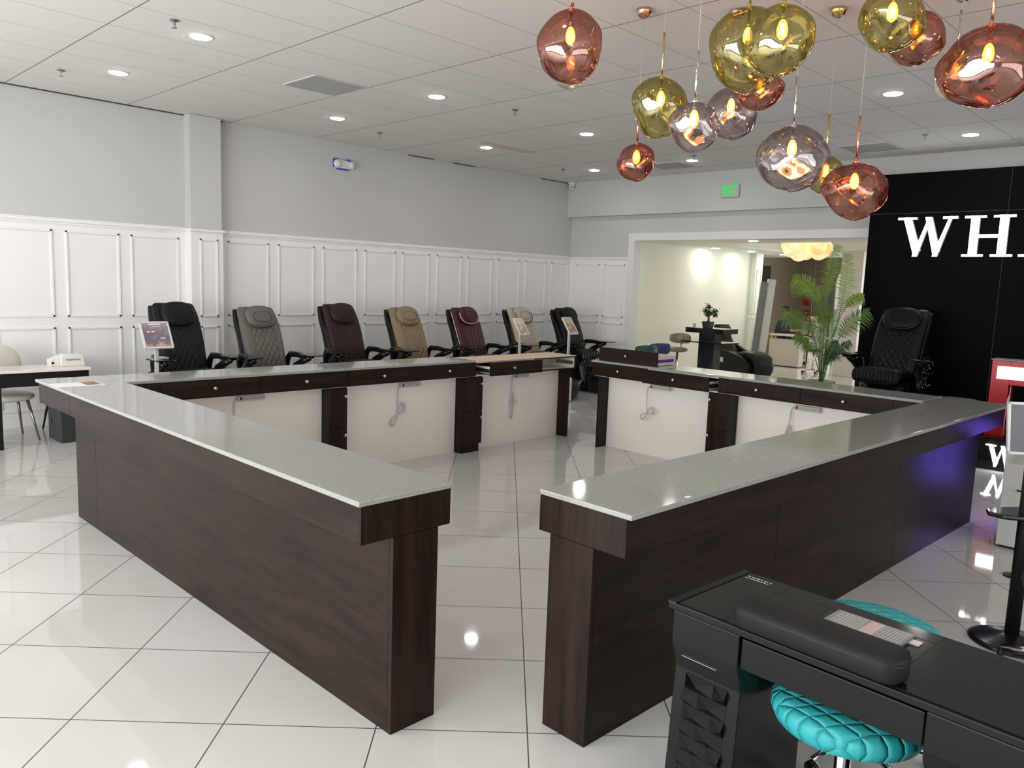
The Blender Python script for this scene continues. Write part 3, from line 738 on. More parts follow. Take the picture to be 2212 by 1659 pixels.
    MB().rings([ring(0.26, -0.44, 0.30, 0.0), ring(0.28, -0.46, 0.33, 0.06), ring(0.27, -0.42, 0.34, 0.20), ring(0.26, -0.36, 0.33, 0.42), ring(0.24, -0.33, 0.28, 0.56)]).build('pedestal', tm, t, smooth=True)
    bs = MB().rings([ring(0.22, -0.86, -0.36, 0.0, .7), ring(0.27, -0.90, -0.34, 0.04, .7), ring(0.30, -0.93, -0.36, 0.20, .7), ring(0.315, -0.95, -0.37, 0.29, .7), ring(0.30, -0.93, -0.38, 0.30, .7), ring(0.25, -0.88, -0.42, 0.24, .7), ring(0.18, -0.80, -0.5, 0.12, .7)])
    bs.build('foot_basin', tm, t, smooth=True)
    MB().tube([(-0.10, -0.40, 0.34), (-0.10, -0.44, 0.42), (0.10, -0.44, 0.42), (0.10, -0.40, 0.34)], 0.018, 8).build('footrest', M_black, t, smooth=True)
    MB().tube([(0.16, -0.40, 0.30), (0.16, -0.40, 0.37), (0.15, -0.46, 0.39), (0.15, -0.50, 0.36)], 0.011, 8).build('tap', M_chrome, t, smooth=True)
    # arms: top rail, curved strut, tray
    for s in (-1, 1):
        a = MB()
        a.tube([(s*0.30, 0.14, 0.62), (s*0.315, 0.13, 0.74), (s*0.325, 0.08, 0.80), (s*0.34, -0.05, 0.805), (s*0.355, -0.22, 0.79), (s*0.355, -0.33, 0.775)], [0.045, 0.045, 0.04, 0.035, 0.033, 0.028], 10, flat=0.75)
        a.tube([(s*0.355, -0.28, 0.765), (s*0.35, -0.18, 0.74), (s*0.335, -0.06, 0.67), (s*0.315, 0.02, 0.57), (s*0.30, 0.05, 0.42)], [0.03, 0.042, 0.05, 0.055, 0.07], 10)
        a.box(s*0.255, -0.10, 0.35, s*0.335, 0.22, 0.64)
        ao = a.build('armrest', M_black, t, smooth=True)
        tr = MB(); tr.prism(rrect(-0.115, -0.19, 0.115, 0.10, 0.05), 0, 0.012).xf(Matrix.Translation((s*0.40, -0.26, 0.812)))
        tr.box(s*0.40-0.03, -0.30, 0.775, s*0.40+0.03, -0.22, 0.811)
        tr.build('tray', M_blackgloss, ao, bevel=0.003)
    if remote:
        MB().box(-0.40, -0.36, 0.826, -0.34, -0.24, 0.846).build('remote', mat('remote_grey', (.45, .45, .47), .4), t, bevel=.005)
    return t
CY = 8.60
BROWNSEAT = (0.050, 0.030, 0.012)
pedicure_chair((3.66, CY, 0), 'black leather pedicure chair with diamond stitched back, first in the row at the left', (0.007, 0.008, 0.0085), remote=True).scale = (1, 1, 1.03)
pedicure_chair((4.650, CY, 0), 'grey leather pedicure chair with diamond stitched back', (0.118, 0.111, 0.097))
pedicure_chair((5.820, CY, 0), 'dark brown leather pedicure chair with diamond stitched back', (0.030, 0.015, 0.0155)).scale = (1, 1, 1.03)
pedicure_chair((6.89, CY, 0), 'beige tan leather pedicure chair with diamond stitched back', (0.245, 0.18, 0.105))
pedicure_chair((8.04, CY, 0), 'burgundy leather pedicure chair with white piping and brown seat', (0.050, 0.005, 0.010), BROWNSEAT, (0.66, 0.56, 0.50), (0.55, 0.47, 0.38))
pedicure_chair((9.240, CY, 0), 'cream leather pedicure chair with black piping and brown seat', (0.43, 0.37, 0.29), BROWNSEAT, (0.012, 0.012, 0.012), (0.55, 0.47, 0.38))
pedicure_chair((10.410, CY, 0), 'black leather pedicure chair last in the row by the far corner', (0.006, 0.0068, 0.007))
sp = quilt_mat('sparkle_black', (0.012, 0.012, 0.016), period=.05)
tag(MB().prism(rrect(9.35, 2.60, 11.15, 3.98, 0.05), 0.0, 0.17).build('assumed_platform', M_blackmatt, bevel=.01), 'assumed low black platform under the black chair at the black wall', 'platform')  # platform is assumed, unseen; added to raise the chair
t = pedicure_chair((10.30, 3.42, 0.17), 'glossy black pedicure chair in front of the black wall', (0.005, 0.005, 0.007), rz=-pi/2, piping=(0.012, 0.018, 0.09), sext=0.22, group='glossy black throne chair')
t.scale = (1.16, 1.05, 1.06)
del t['group']
# glitter studs on its arms and seat back, sparkle put in as a faint glow
b = MB(); rnd = random.Random(3)
for i in range(90):
    x, z = rnd.uniform(-0.15, 0.15), rnd.uniform(0.62, 1.1); y = 0.055+(z-0.6)*0.37-0.075
    b.ell((x, y, z), (0.0022, 0.0022, 0.0022), 5, 4)
for i in range(60):
    b.ell((rnd.choice((-.388, .388)), rnd.uniform(-.3, .1), rnd.uniform(.5, .78)), (0.003, 0.003, 0.003), 5, 4)
tag(b.build('crystal_studs', mat('glowing_crystal', (0.8, 0.85, 1.0), 0.1, 0.6, emit=(0.6, 0.7, 1.0), es=0.15), t), kind='stuff')

# ------------------------------------------------------------------ price stands
def poster_mat(name, c):
    m = mat(name, c[0], 0.25); k = NT(m); P = k.obj(); v = k.noise(P, 9, 4, .6); z = k.xyz(P)[2]
    mixv = k.m('ADD', k.m('MULTIPLY', v, 0.75), k.m('MULTIPLY', z, 1.3))
    k.l(k.ramp(mixv, [(0.18, c[0]), (0.32, c[1]), (0.45, c[2]), (0.62, c[3])]), k.b.inputs['Base Color']); return m
def sign_stand(loc, label, rz, hz, posterm, w_=0.13, h_=0.185, tilt=35, group='tilted price stands', pole=0.018, lines=True, br=0.14, bm=None):
    t = thing('sign_stand', label, 'sign stand', loc, rz, group)
    MB().lathe([(br, 0), (br, 0.008), (0.02, 0.014)], 28).build('base', bm or M_whiteplastic, t)
    MB().box(-pole, -pole*.7, 0.01, pole, pole*.7, hz-0.04).build('pole', bm or mat('pole_grey', (0.50, 0.51, 0.50), 0.35), t, bevel=.003)
    M = Matrix.Translation((0, -0.01, hz)) @ Matrix.Rotation(R(-tilt), 4, 'X')
    f = MB(); e = 0.016
    f.box(-w_, -0.006, -h_, w_, 0.008, h_)
    for a in ((-w_, -h_, -w_+e, h_), (w_-e, -h_, w_, h_), (-w_, -h_, w_, -h_+e), (-w_, h_-e, w_, h_)): f.box(a[0], -0.012, a[1], a[2], -0.006, a[3])
    fo = f.build('frame', mat('frame_silver_white', (0.66, 0.66, 0.65), 0.3), t); fo.matrix_local = M
    p = MB().box(-w_+e, -0.0075, -h_+e, w_-e, -0.0062, h_-e).build('poster', posterm, t); p.matrix_local = M
    if lines:
        b = MB(); b.box(-0.06, -0.009, 0.115, 0.06, -0.0078, 0.127); b.box(-0.03, -0.009, 0.09, 0.05, -0.0078, 0.096); b.box(0.03, -0.009, -0.03, 0.085, -0.0078, -0.026); b.box(0.03, -0.009, -0.045, 0.08, -0.0078, -0.041); b.box(-.09, -.009, .03, -.06, -.0078, .042); b.box(-.045, -.009, .03, -.015, -.0078, .042)
        o = b.build('poster_print', mat('print_white', (0.85, 0.82, 0.84), 0.4), t); o.matrix_local = M
    return t
P1 = poster_mat('poster_purple', [(0.50, 0.36, 0.27), (0.15, 0.12, 0.17), (0.27, 0.20, 0.25), (0.42, 0.31, 0.36)])
P2 = poster_mat('poster_beige', [(0.55, 0.45, 0.38), (0.30, 0.17, 0.10), (0.62, 0.50, 0.38), (0.42, 0.33, 0.20)])
p = at(337, 724, 8.0); sign_stand((p.x, p.y, 0), 'tilted sign stand with purple poster in front of the first black chair', 0, p.z, P1, w_=.145, h_=.15, tilt=30)
p = at(1124, 706, 10.85); sign_stand((p.x, p.y, 0), 'tilted sign stand with beige poster in front of the cream chair', 0, p.z, P2, w_=.094, h_=0.138, tilt=36, lines=False)
p = at(1230, 704, 10.85); sign_stand((p.x, p.y, 0), 'tilted sign stand with beige poster in front of the last black chair', 0, p.z, P2, w_=.094, h_=0.138, tilt=36, lines=False)
p = at(1234, 828, 11.9)
t = thing('cream_cabinet', 'small cream cabinet glimpsed between the plywood counter and the last black chair', 'cabinet', (p.x+0.0, p.y+0.05, 0), R(-45))
MB().box(-0.10, -0.06, 0.02, 0.045, 0.10, 0.37).build('body', mat('cream', (0.62, 0.58, 0.42), 0.3), t, bevel=0.02, seg=3)
MB().box(-0.08, -0.04, 0.0, 0.03, 0.08, 0.03).build('plinth', M_steel, t)

# ------------------------------------------------------------------ pendant lamps
def glass_mat(name, tint, refl, lo=0.09, hi=0.42):
    m = bpy.data.materials.new(name); m.use_nodes = True; nt = m.node_tree
    for n in list(nt.nodes): nt.nodes.remove(n)
    k = NT(m); out = k.n('ShaderNodeOutputMaterial'); tr = k.n('ShaderNodeBsdfTransparent'); gl = k.n('ShaderNodeBsdfGlossy'); mx = k.n('ShaderNodeMixShader')
    tr.inputs[0].default_value = (*tint, 1); gl.inputs['Color'].default_value = (*refl, 1); gl.inputs['Roughness'].default_value = 0.015
    z = k.xyz(k.obj())[2]; lw = k.n('ShaderNodeLayerWeight'); lw.inputs['Blend'].default_value = 0.35
    zz = k.n('ShaderNodeMapRange'); k.l(z, zz.inputs[0]); zz.inputs[1].default_value = 0.12; zz.inputs[2].default_value = -0.10; zz.inputs[3].default_value = lo; zz.inputs[4].default_value = hi
    fac = k.m('MINIMUM', k.m('ADD', zz.outputs[0], k.m('MULTIPLY', lw.outputs['Fresnel'], 0.35)), 0.95)
    k.l(fac, mx.inputs[0]); k.l(tr.outputs[0], mx.inputs[1]); k.l(gl.outputs[0], mx.inputs[2]); k.l(mx.outputs[0], out.inputs[0])
    MATS[name] = m
    return m
G = {'copper': (glass_mat('copper_mirror_glass', (0.66, 0.43, 0.37), (0.78, 0.50, 0.43)), mat('copper_metal', (0.80, 0.42, 0.30), 0.15, 1.0), (1.0, 0.30, 0.05), 60),
     'gold': (glass_mat('gold_mirror_glass', (0.69, 0.655, 0.39), (0.76, 0.71, 0.42)), mat('gold_metal', (0.72, 0.60, 0.26), 0.15, 1.0), (1.0, 0.62, 0.16), 45),
     'smoke': (glass_mat('smoke_mirror_glass', (0.68, 0.62, 0.62), (0.76, 0.71, 0.73)), mat('chrome_metal', (0.72, 0.72, 0.74), 0.1, 1.0), (1.0, 0.60, 0.22), 45),
     'clear': (glass_mat('clear_glass', (0.90, 0.89, 0.87), (0.9, 0.9, 0.9), 0.10, 0.30), mat('chrome_metal'), (1.0, 0.70, 0.35), 8)}
M_cable = mat('clear_cable', (0.55, 0.52, 0.50), 0.3)
def pendant(kind, px, py, depth, wpx, hpx, label, seed, rod=0.27, shape=(0, 0)):
    gm, mm, bc, bs = G[kind]
    p = at(px, py, depth); rx = wpx*depth/FPX/2; rzv = hpx*depth/FPX/2
    t = thing('pendant_lamp', label, 'pendant lamp', p, 0, 'cluster of melted glass globe pendants')
    rnd = random.Random(seed); ph = [rnd.uniform(0, 6.28) for _ in range(6)]
    b = MB(); n, mseg = 56, 36; rings = []
    tq = rnd.uniform(-1, 1)
    for i in range(mseg+1):
        th = 0.10+(pi-0.10)*i/mseg if i < mseg else pi-0.002
        z = cos(th); r = sin(th)
        ring = []
        for j in range(n):
            q = 2*pi*j/n
            k_ = 1+0.05*sin(2*q+ph[0]+z*1.4)*r+0.045*sin(q*1+ph[1]+2.2*z)*(1-z)*0.6+0.035*sin(3*q+ph[2]-1.5*z)*r*(0.6-0.4*z)+0.022*sin(4*q+ph[4]+5*z)*r+0.017*sin(5*q-ph[5]-7*z)*r
            zz = z*(1+0.03*cos(q+ph[3]))*(1+shape[1]*(1 if z < 0 else -1)*(1-r)*.2)
            u_ = r*cos(q)*rx*k_; v_ = r*sin(q)*rx*k_
            ring.append((u_+0.10*rx*tq*(1-z*z)*z, v_, zz*rzv+0.10*rzv*(u_/rx)*tq*r))
        rings.append(ring)
    b.rings(rings, cap=False); b.build('glass_shade', gm, t, smooth=True)
    top = rzv*cos(0.10)
    MB().lathe([(0.0155, top-0.012), (rx*0.11+0.006, top-0.004), (rx*0.10, top+0.006), (0.012, top+0.014)], 20).build('shade_cap', mm, t, smooth=True)
    MB().tube([(0, 0, top), (0, 0, top+rod)], 0.0075, 10).build('rod', mm, t, smooth=True)
    H_ = CEIL-p.z
    MB().tube([(0, 0, top+rod-0.005), (0, 0, H_-0.03)], 0.0018, 6).build('cable', M_cable, t, smooth=True)
    MB().lathe([(0.052, H_-0.0005), (0.055, H_-0.006), (0.052, H_-0.02), (0.042, H_-0.042), (0.022, H_-0.057), (0.004, H_-0.062)], 24).build('canopy', mm, t, smooth=True)
    zs = rzv*0.40+0.03
    MB().tube([(0, 0, top-0.005), (0, 0, zs+0.03), (0, 0, zs+0.028), (0, 0, zs)], [0.006, 0.006, 0.015, 0.015], 12).build('socket', mm, t, smooth=True)
    zb = zs
    bl = MB().lathe([(0.010, zb), (0.020, zb-0.015), (0.027, zb-0.045), (0.024, zb-0.075), (0.010, zb-0.092), (0.002, zb-0.094)], 18).build('bulb', mat('bulb_envelope', (1, 0.9, 0.7), 0.02), t, smooth=True)
    fm = mat('filament_'+kind, (1, 0.6, 0.2), 0.5, emit=bc, es=bs)
    f = MB()
    for a in range(4):
        q = a*pi/2; f.tube([(0.006*cos(q), 0.006*sin(q), zb-0.018), (0.010*cos(q), 0.010*sin(q), zb-0.07)], 0.0042, 6)
    f.build('filament', fm, bl, smooth=True)
    return t
bm_ = MATS.get('bulb_envelope')
def make_bulb_mat():
    m = bpy.data.materials.new('bulb_envelope'); m.use_nodes = True; nt = m.node_tree
    for n in list(nt.nodes): nt.nodes.remove(n)
    k = NT(m); out = k.n('ShaderNodeOutputMaterial'); tr = k.n('ShaderNodeBsdfTransparent'); em = k.n('ShaderNodeEmission'); mx = k.n('ShaderNodeMixShader')
    tr.inputs[0].default_value = (1, 0.85, 0.6, 1); em.inputs[0].default_value = (1.0, 0.42, 0.08, 1); em.inputs[1].default_value = 6.0
    mx.inputs[0].default_value = 0.40
    k.l(tr.outputs[0], mx.inputs[1]); k.l(em.outputs[0], mx.inputs[2]); k.l(mx.outputs[0], out.inputs[0]); MATS['bulb_envelope'] = m
make_bulb_mat()
PEND = [('copper', 1231, 103, 4.3, 144, 152, 'copper glass globe pendant farthest left in the cluster, at the top', 1, (0, 0)),
        ('clear', 1233, 150, 4.9, 84, 86, 'clear glass globe pendant half hidden behind the leftmost copper globe', 2, (0, 0)),
        ('gold', 1426, 234, 4.9, 122, 126, 'dented gold glass globe pendant above the smallest copper globe', 3, (0, 0)),
        ('copper', 1374, 351, 5.46, 82, 80, 'smallest copper glass globe pendant, lowest at the left', 4, (0, 0)),
        ('smoke', 1498, 272, 4.4, 103, 104, 'smoky chrome globe pendant right beside the dented gold globe', 5, (0, .4)),
        ('smoke', 1578, 246, 5.37, 110, 110, 'smoky chrome globe pendant half behind others, middle of the cluster', 6, (0, 0)),
        ('gold', 1613, 108, 4.55, 160, 174, 'largest gold glass globe pendant, overlapped by another gold globe', 7, (0, 0)),
        ('gold', 1688, 88, 3.85, 147, 148, 'gold glass globe pendant in front of the largest gold globe', 8, (0, 0)),
        ('copper', 1641, 196, 4.95, 98, 80, 'red copper glass globe pendant peeking below the largest gold globe', 9, (0, 0)),
        ('smoke', 1709, 343, 4.5, 144, 138, 'largest smoky chrome globe pendant, low in the middle', 10, (0, 0)),
        ('gold', 1781, 378, 5.32, 80, 80, 'smallest gold glass globe pendant behind the low copper globe', 11, (0, 0)),
        ('copper', 1844, 410, 4.75, 130, 118, 'copper glass globe pendant with pointed base, lowest of all, by the black wall', 12, (0, .5)),
        ('gold', 1926, 45, 4.0, 138, 122, 'gold glass globe pendant cut by the top edge, right of the small gold canopy', 13, (0, 0)),
        ('copper', 1977, 82, 4.8, 122, 112, 'copper glass globe pendant behind the gold globe cut by the top edge', 14, (0, 0)),
        ('copper', 2132, 144, 3.9, 196, 170, 'big copper glass globe pendant at the right edge of the view', 15, (0, 0)),
        ('clear', 2062, 168, 4.9, 84, 92, 'clear glass globe pendant behind the big right copper globe', 16, (0, 0)),
        ('gold', 2240, 100, 4.6, 90, 90, 'gold glass globe pendant cut by the right edge of the view', 17, (0, 0))]
for kd, px, py, dp, w_, h_, lab, sd, shp in PEND: pendant(kd, px, py, dp, w_, h_, lab, sd, shape=shp)

# ------------------------------------------------------------------ manicure desk in the near right corner
DR = R(-3.4)
def dl(x, y, z=0): c, s = cos(DR), sin(DR); return (2.13+x*c-y*s, 1.326+x*s+y*c, z)
M_glass_black = mat('black_table_glass', (0.010, 0.0105, 0.010), 0.10, spec=0.35)
k = NT(M_glass_black); v = k.m('ABSOLUTE', k.m('SUBTRACT', k.noise(k.pos(), 2.4, 3, .5), 0.5))
k.l(k.mix(k.m('LESS_THAN', v, 0.004), (0.010, 0.0105, 0.010), (0.003, 0.003, 0.003)), k.b.inputs['Base Color'])
M_deskblack = mat('black_lacquer', (0.0055, 0.0065, 0.0065), 0.25, spec=0.2)
t = thing('manicure_desk', 'glossy black manicure desk in the near right corner with a dark cushion on top', 'manicure desk', dl(0, 0), DR)
MB().box(0, -1.30, 0.735, 0.455, 0, 0.757).build('desktop', M_deskblack, t, bevel=0.003)
b = MB().box(0.012, -1.29, 0.7575, 0.445, -0.035, 0.7605); b.build('glass_top', M_glass_black, t)
MB().box(0.0, -0.03, 0.757, 0.455, 0.0, 0.7612).build('end_trim', mat('end_strip_black', (0.004, 0.004, 0.004), 0.35), t)
b = MB()
for y in (-0.20, -0.37, -0.69, -0.85): b.box(0.012 if y != -.37 else .2, y-0.0012, 0.7604, 0.445, y+0.0012, 0.7609)
b.box(0.012, -0.922, 0.7604, 0.445, -0.918, 0.761); b.box(0.37, -0.7, 0.7604, 0.3725, -0.2, 0.7608)
b.build('joint_lines', mat('joint_black', (0.002, 0.002, 0.002), 0.7), t)
b = MB()
rnd = random.Random(5)
for r_, x in enumerate((0.405, 0.388)):
    y = -0.045
    while y > -0.135:
        l = rnd.uniform(0.006, 0.010); b.box(x, y-l, 0.7606, x+0.009, y-l+0.0028, 0.7609); b.box(x+rnd.choice((0, .0035, .006)), y-l, 0.7606, x+0.004+rnd.choice((0, .004)), y, 0.7609); y -= l+0.0035
b.build('printed_lettering', mat('desk_print_white', (0.7, 0.7, 0.7), 0.5), t)
# near pedestal with a waisted side and a panel of faceted studs
prof = [(0.0, 0.735), (0.0, 0.63), (0.018, 0.585), (0.03, 0.54), (0.012, 0.25), (-0.01, 0.0), (0.445, 0.0), (0.445, 0.735)]
b = MB(); b.prism(prof, -0.265, -0.022, f=lambda x, z, y: (x, y, z)); b.build('pedestal', M_deskblack, t, bevel=0.004)
b = MB(); b.prism(prof, -1.28, -0.80, f=lambda x, z, y: (x, y, z)); b.build('pedestal', M_deskblack, t, bevel=0.004)
def xs(z):
    pr = [(0.735, 0), (0.63, 0), (0.585, 0.018), (0.54, 0.03), (0.25, 0.012), (0, -0.01)]
    for (z0, a), (z1, c) in zip(pr[:-1], pr[1:]):
        if z1 <= z <= z0: return a+(c-a)*(z0-z)/(z0-z1)
    return 0
b = MB(); cw = 0.052
for r_ in range(10):
    for c_ in range(3):
        y0 = -0.067-c_*cw; z1 = 0.53-r_*cw; z0 = z1-cw; y1 = y0-cw
        q = [(xs(z0)-0.001, y0, z0), (xs(z0)-0.001, y1, z0), (xs(z1)-0.001, y1, z1), (xs(z1)-0.001, y0, z1)]
        vs = [b.b.verts.new(v_) for v_ in q]
        zm = (z0+z1)/2; a_ = b.b.verts.new((xs(zm)-0.020, y0 if (r_+c_) % 2 else y1, zm))
        for i in range(4): b.face([vs[i], vs[(i+1) % 4], a_])
b.build('faceted_panel', mat('faceted_black', (0.002, 0.002, 0.0025), 0.12, spec=.22), t)
MB().box(0.004, -0.19, 0.592, 0.0165, -0.062, 0.5932).build('chrome_line', M_chrome, t)
MB().box(0.004, -0.796, 0.632, 0.40, -0.272, 0.728).build('drawer', M_deskblack, t, bevel=0.003)
# arm cushion: long rounded bar with a welt seam
b = MB(); rings = []
for i in range(0, 33):
    f_ = i/32; y = -0.235-0.50*f_; e_ = min(f_, 1-f_)*32/3.0; sc = min(1.0, sqrt(max(0.0, 1-(1-min(1, e_))**2))*0.82+0.18)
    rings.append([(0.035+u*sc, y, 0.806+v*(0.55+0.45*sc)) for u, v in sup(0.068, 0.043, 28, 0.6)])
t = thing('arm_cushion', 'long charcoal padded arm cushion on the black manicure desk', 'cushion', dl(0, 0), DR)
b.rings(rings).build('pad', mat('charcoal_vinyl', (0.009, 0.0095, 0.0105), 0.55, spec=0.2), t, smooth=True)
pts = []
for i in range(41):
    q = 2*pi*i/40; c, s = cos(q), sin(q); pts.append((0.035+0.066*math.copysign(abs(c)**.5, c), -0.485+0.248*math.copysign(abs(s)**.3, s), 0.822))
MB().tube(pts, 0.0022, 5, cap=False).build('welt', mat('charcoal_welt', (0.012, 0.012, 0.013), 0.5), t, smooth=True)
# vent grille plate
t = thing('dust_grille', 'silver perforated dust extractor plate on the black manicure desk', 'dust extractor', dl(0.205, -0.40, 0.7612), DR)
MB().box(0, -0.235, 0, 0.158, 0, 0.010).build('plate', mat('brushed_silver', (0.24, 0.235, 0.23), 0.3, 0.6), t, bevel=0.002)
b = MB(); c = MB()
for i in range(22):
    for j in range(11):
        y = -0.020-i*0.0095; x = 0.014+j*0.0125+(0.006 if i % 2 else 0)
        if 9 <= i <= 12: continue
        b.lathe([(0.0020, 0.0101), (0.0018, 0.0107)], 8, (x, y, 0))
tag(b.build('perforation_pattern', mat('hole_white', (0.80, 0.78, 0.76), 0.3), t), kind='stuff')
MB().box(0.012, -0.148, 0.0101, 0.150, -0.108, 0.0106).build('filter_window', mat('pink_filter', (0.50, 0.33, 0.32), 0.35), t)
MB().box(0.10, -0.262, 0.0, 0.135, -0.2352, 0.004).build('pull_tab', mat('tab_white', (0.62, 0.58, 0.58), 0.4), t)
# round quilted stools
TURQ = (0.025, 0.34, 0.36)
def stool(px, py, z, label, col, r=0.225, group=None, rz=0.3, cat='stool', xy=None):
    if xy is None:
        d = FW + RT*((px-1106)/FPX) - UP*((py-829.5)/FPX); f_ = (z-H)/d.z; xy = (d.x*f_, d.y*f_)
    t = thing('quilted_stool', label, cat, (xy[0], xy[1], 0), rz, group)
    qm = quilt_mat('quilt_'+label[:14].replace(' ', '_'), col, full=True, coords='xy', period=0.058, rough=0.5, seam=0.9)
    MB().lathe([(r*0.80, z-0.10), (r*0.94, z-0.085), (r, z-0.055), (r*0.985, z-0.03), (r*0.90, z-0.008), (r*0.6, z+0.002), (r*0.2, z+0.004), (0.002, z+0.004)], 48).build('seat', qm, t, smooth=True)
    MB().tube([(0, 0, 0.10), (0, 0, z-0.10)], 0.025, 16).build('post', M_chrome, t, smooth=True)
    for i in range(5):
        q = 2*pi*i/5; l = MB().tube([(0, 0, 0.10), (0.14*cos(q), 0.14*sin(q), 0.085), (0.25*cos(q), 0.25*sin(q), 0.062)], [0.02, 0.016, 0.013], 8).build('leg', M_chrome, t, smooth=True)
        MB().lathe([(0.026, -0.011), (0.028, 0), (0.026, 0.011)], 14).xf(Matrix.Translation((0.25*cos(q), 0.25*sin(q), 0.029)) @ Matrix.Rotation(q, 4, 'Z') @ Matrix.Rotation(R(90), 4, 'Y')).build('caster', M_black, l, smooth=True)
    return t
stool(1834, 1503, 0.555, 'turquoise quilted stool tucked under the black manicure desk', TURQ, group='turquoise stools at the manicure desk')
stool(1882, 1346, 0.55, 'turquoise quilted stool behind the black manicure desk', TURQ, group='turquoise stools at the manicure desk', r=.262)
stool(2318, 1245, 0.50, 'dark green quilted stool cut by the right edge beside the black pedestal', (0.005, 0.06, 0.045), r=0.2)

# ------------------------------------------------------------------ things at the right edge
t = thing('pedestal_stand', 'black round base pedestal with a rounded tray at the right edge', 'pedestal stand', (4.64, 0.82, 0), R(-45))
MB().lathe([(0.195, 0), (0.198, 0.008), (0.17, 0.02), (0.08, 0.035), (0.04, 0.05)], 40).build('base', mat('black_satin', (0.010, 0.009, 0.011), 0.22), t, smooth=True)
MB().lathe([(0.034, 0.04), (0.034, 0.98)], 20).build('post', M_blackmatt, t, smooth=True)
MB().prism([(-0.20, 0.0), (-0.16, -0.06), (-0.05, -0.095), (0.10, -0.10), (0.22, -0.09), (0.22, 0.12), (0.05, 0.12), (-0.09, 0.10), (-0.17, 0.06)], 0.675, 0.70).build('tray', M_blackgloss, t, bevel=0.01, seg=3)
t = thing('white_cabinet', 'low white cabinet behind the black pedestal at the right edge', 'cabinet', (6.41, 1.30, 0))
MB().box(0, -0.50, 0.02, 0.45, 0, 0.62).build('body', mat('cabinet_white', (0.58, 0.58, 0.55), 0.35), t, bevel=0.003)
b = MB(); b.box(0, -0.016, 0.62, 0.45, 0, 0.757); b.box(0, -0.50, 0.62, 0.45, -0.484, 0.757); b.box(0.43, -0.484, 0.62, 0.45, -0.016, 0.757); b.build('upstand', MATS['cabinet_white'], t)
MB().box(0.02, -0.48, 0, 0.43, -0.02, 0.02).build('plinth', M_black, t)
MB().tube([(-0.002, -0.20, 0.44), (-0.03, -0.20, 0.44), (-0.03, -0.10, 0.44), (-0.002, -0.10, 0.44)], 0.005, 8).build('handle', M_black, t, smooth=True)
p = at(2228, 926, 4.95)
sign_stand((p.x, p.y, 0), 'framed plain grey sheet on a stand at the right edge beside the white cabinet', R(-52), p.z, mat('grey_sheet', (0.14, 0.15, 0.17), 0.5), w_=0.150, h_=0.165, tilt=10, pole=0.006, lines=False, group=None, br=0.06, bm=M_black)
# black reception plinth with a lit W, red glitter arch on it
t = thing('reception_plinth', 'low glossy black plinth with a lit white letter under the red arch', 'plinth', (9.30, 2.20, 0))
MB().box(0, -2.3, 0, 0.95, 0, 0.345).build('body', M_blackgloss, t, bevel=0.004)
P_, W_ = slab_letter('W'); b = MB()
for poly in P_: b.prism([(a*0.21, z*0.225) for a, z in poly], 0, 0.012, f=lambda a, z, o: (-0.001-o, -0.125-a, 0.045+z))
b.build('lit_letter', M_letter, t)
t = thing('red_arch', 'red glitter arch with a white lit panel standing on the black plinth', 'display arch', (9.42, 2.13, 0.3455))
M_red = mat('red_glitter', (0.42, 0.008, 0.012), 0.3, spec=0.6)
k = NT(M_red); g_ = k.m('GREATER_THAN', k.noise(k.pos(), 55, 1, .4), 0.77); k.l(k.mix(g_, (0.42, 0.008, 0.012), (1.0, 0.7, 0.7)), k.b.inputs['Base Color'])
b = MB(); b.box(0, -0.17, 0, 0.22, 0, 0.80); b.build('post', M_red, t, bevel=0.004)
b = MB(); b.box(0, -1.40, 0, 0.22, -1.23, 0.80); b.build('post', M_red, t, bevel=0.004)
b = MB(); b.box(0, -1.23, 0.55, 0.22, -0.17, 0.80); b.build('lintel', M_red, t, bevel=0.004)
MB().box(-0.004, -1.42, 0.801, 0.23, 0.01, 0.812).build('top_cover', mat('arch_top_grey', (0.22, 0.21, 0.21), 0.4), t)
MB().box(-0.006, -1.32, 0.61, 0.0, -0.055, 0.74).build('lit_panel', mat('panel_light', (1, 1, 1), 0.4, emit=(1, 0.97, 0.97), es=3.5), t, bevel=0.002)
MB().tube([(0.02, -0.19, 0.55), (-0.01, -0.195, 0.46), (-0.005, -0.185, 0.40), (-0.01, -0.175, 0.30), (0.0, -0.172, 0.15), (-0.01, -0.178, 0.02)], [0.004, 0.004, 0.014, 0.004, 0.004, 0.004], 8).build('cable', mat('cable_pinkish', (0.6, 0.45, 0.47), 0.4), t, smooth=True)
# dark stool behind the far corner of the counter
q = at(2062, 862, 7.75)
t = thing('black_stool', 'black padded stool behind the far right corner of the counter', 'stool', (q.x, q.y, 0))
MB().lathe([(0.20, q.z-.10), (0.245, q.z-.08), (0.25, q.z-.04), (0.22, q.z), (0.002, q.z+.015)], 32).build('seat', M_blackmatt, t, smooth=True)
MB().lathe([(0.2, 0), (0.2, 0.012), (0.03, 0.03), (0.028, q.z-.10)], 28).build('pedestal', M_black, t, smooth=True)
# assumed violet LED tube, unseen; added to give the glow on the far counter end
t = thing('assumed_led_tube', 'assumed violet LED tube lamp, added out of sight behind the low white cabinet', 'assumed led lamp', (7.22, 1.20, 0))
MB().lathe([(0.06, 0), (0.06, 0.02), (0.012, 0.03), (0.012, 0.21)], 24).build('base', M_black, t)
MB().lathe([(0.018, 0.22), (0.018, 0.78)], 16).build('tube', mat('assumed_violet_led', (0.3, 0.2, 1.0), 0.4, emit=(0.20, 0.12, 1.0), es=16.0), t)

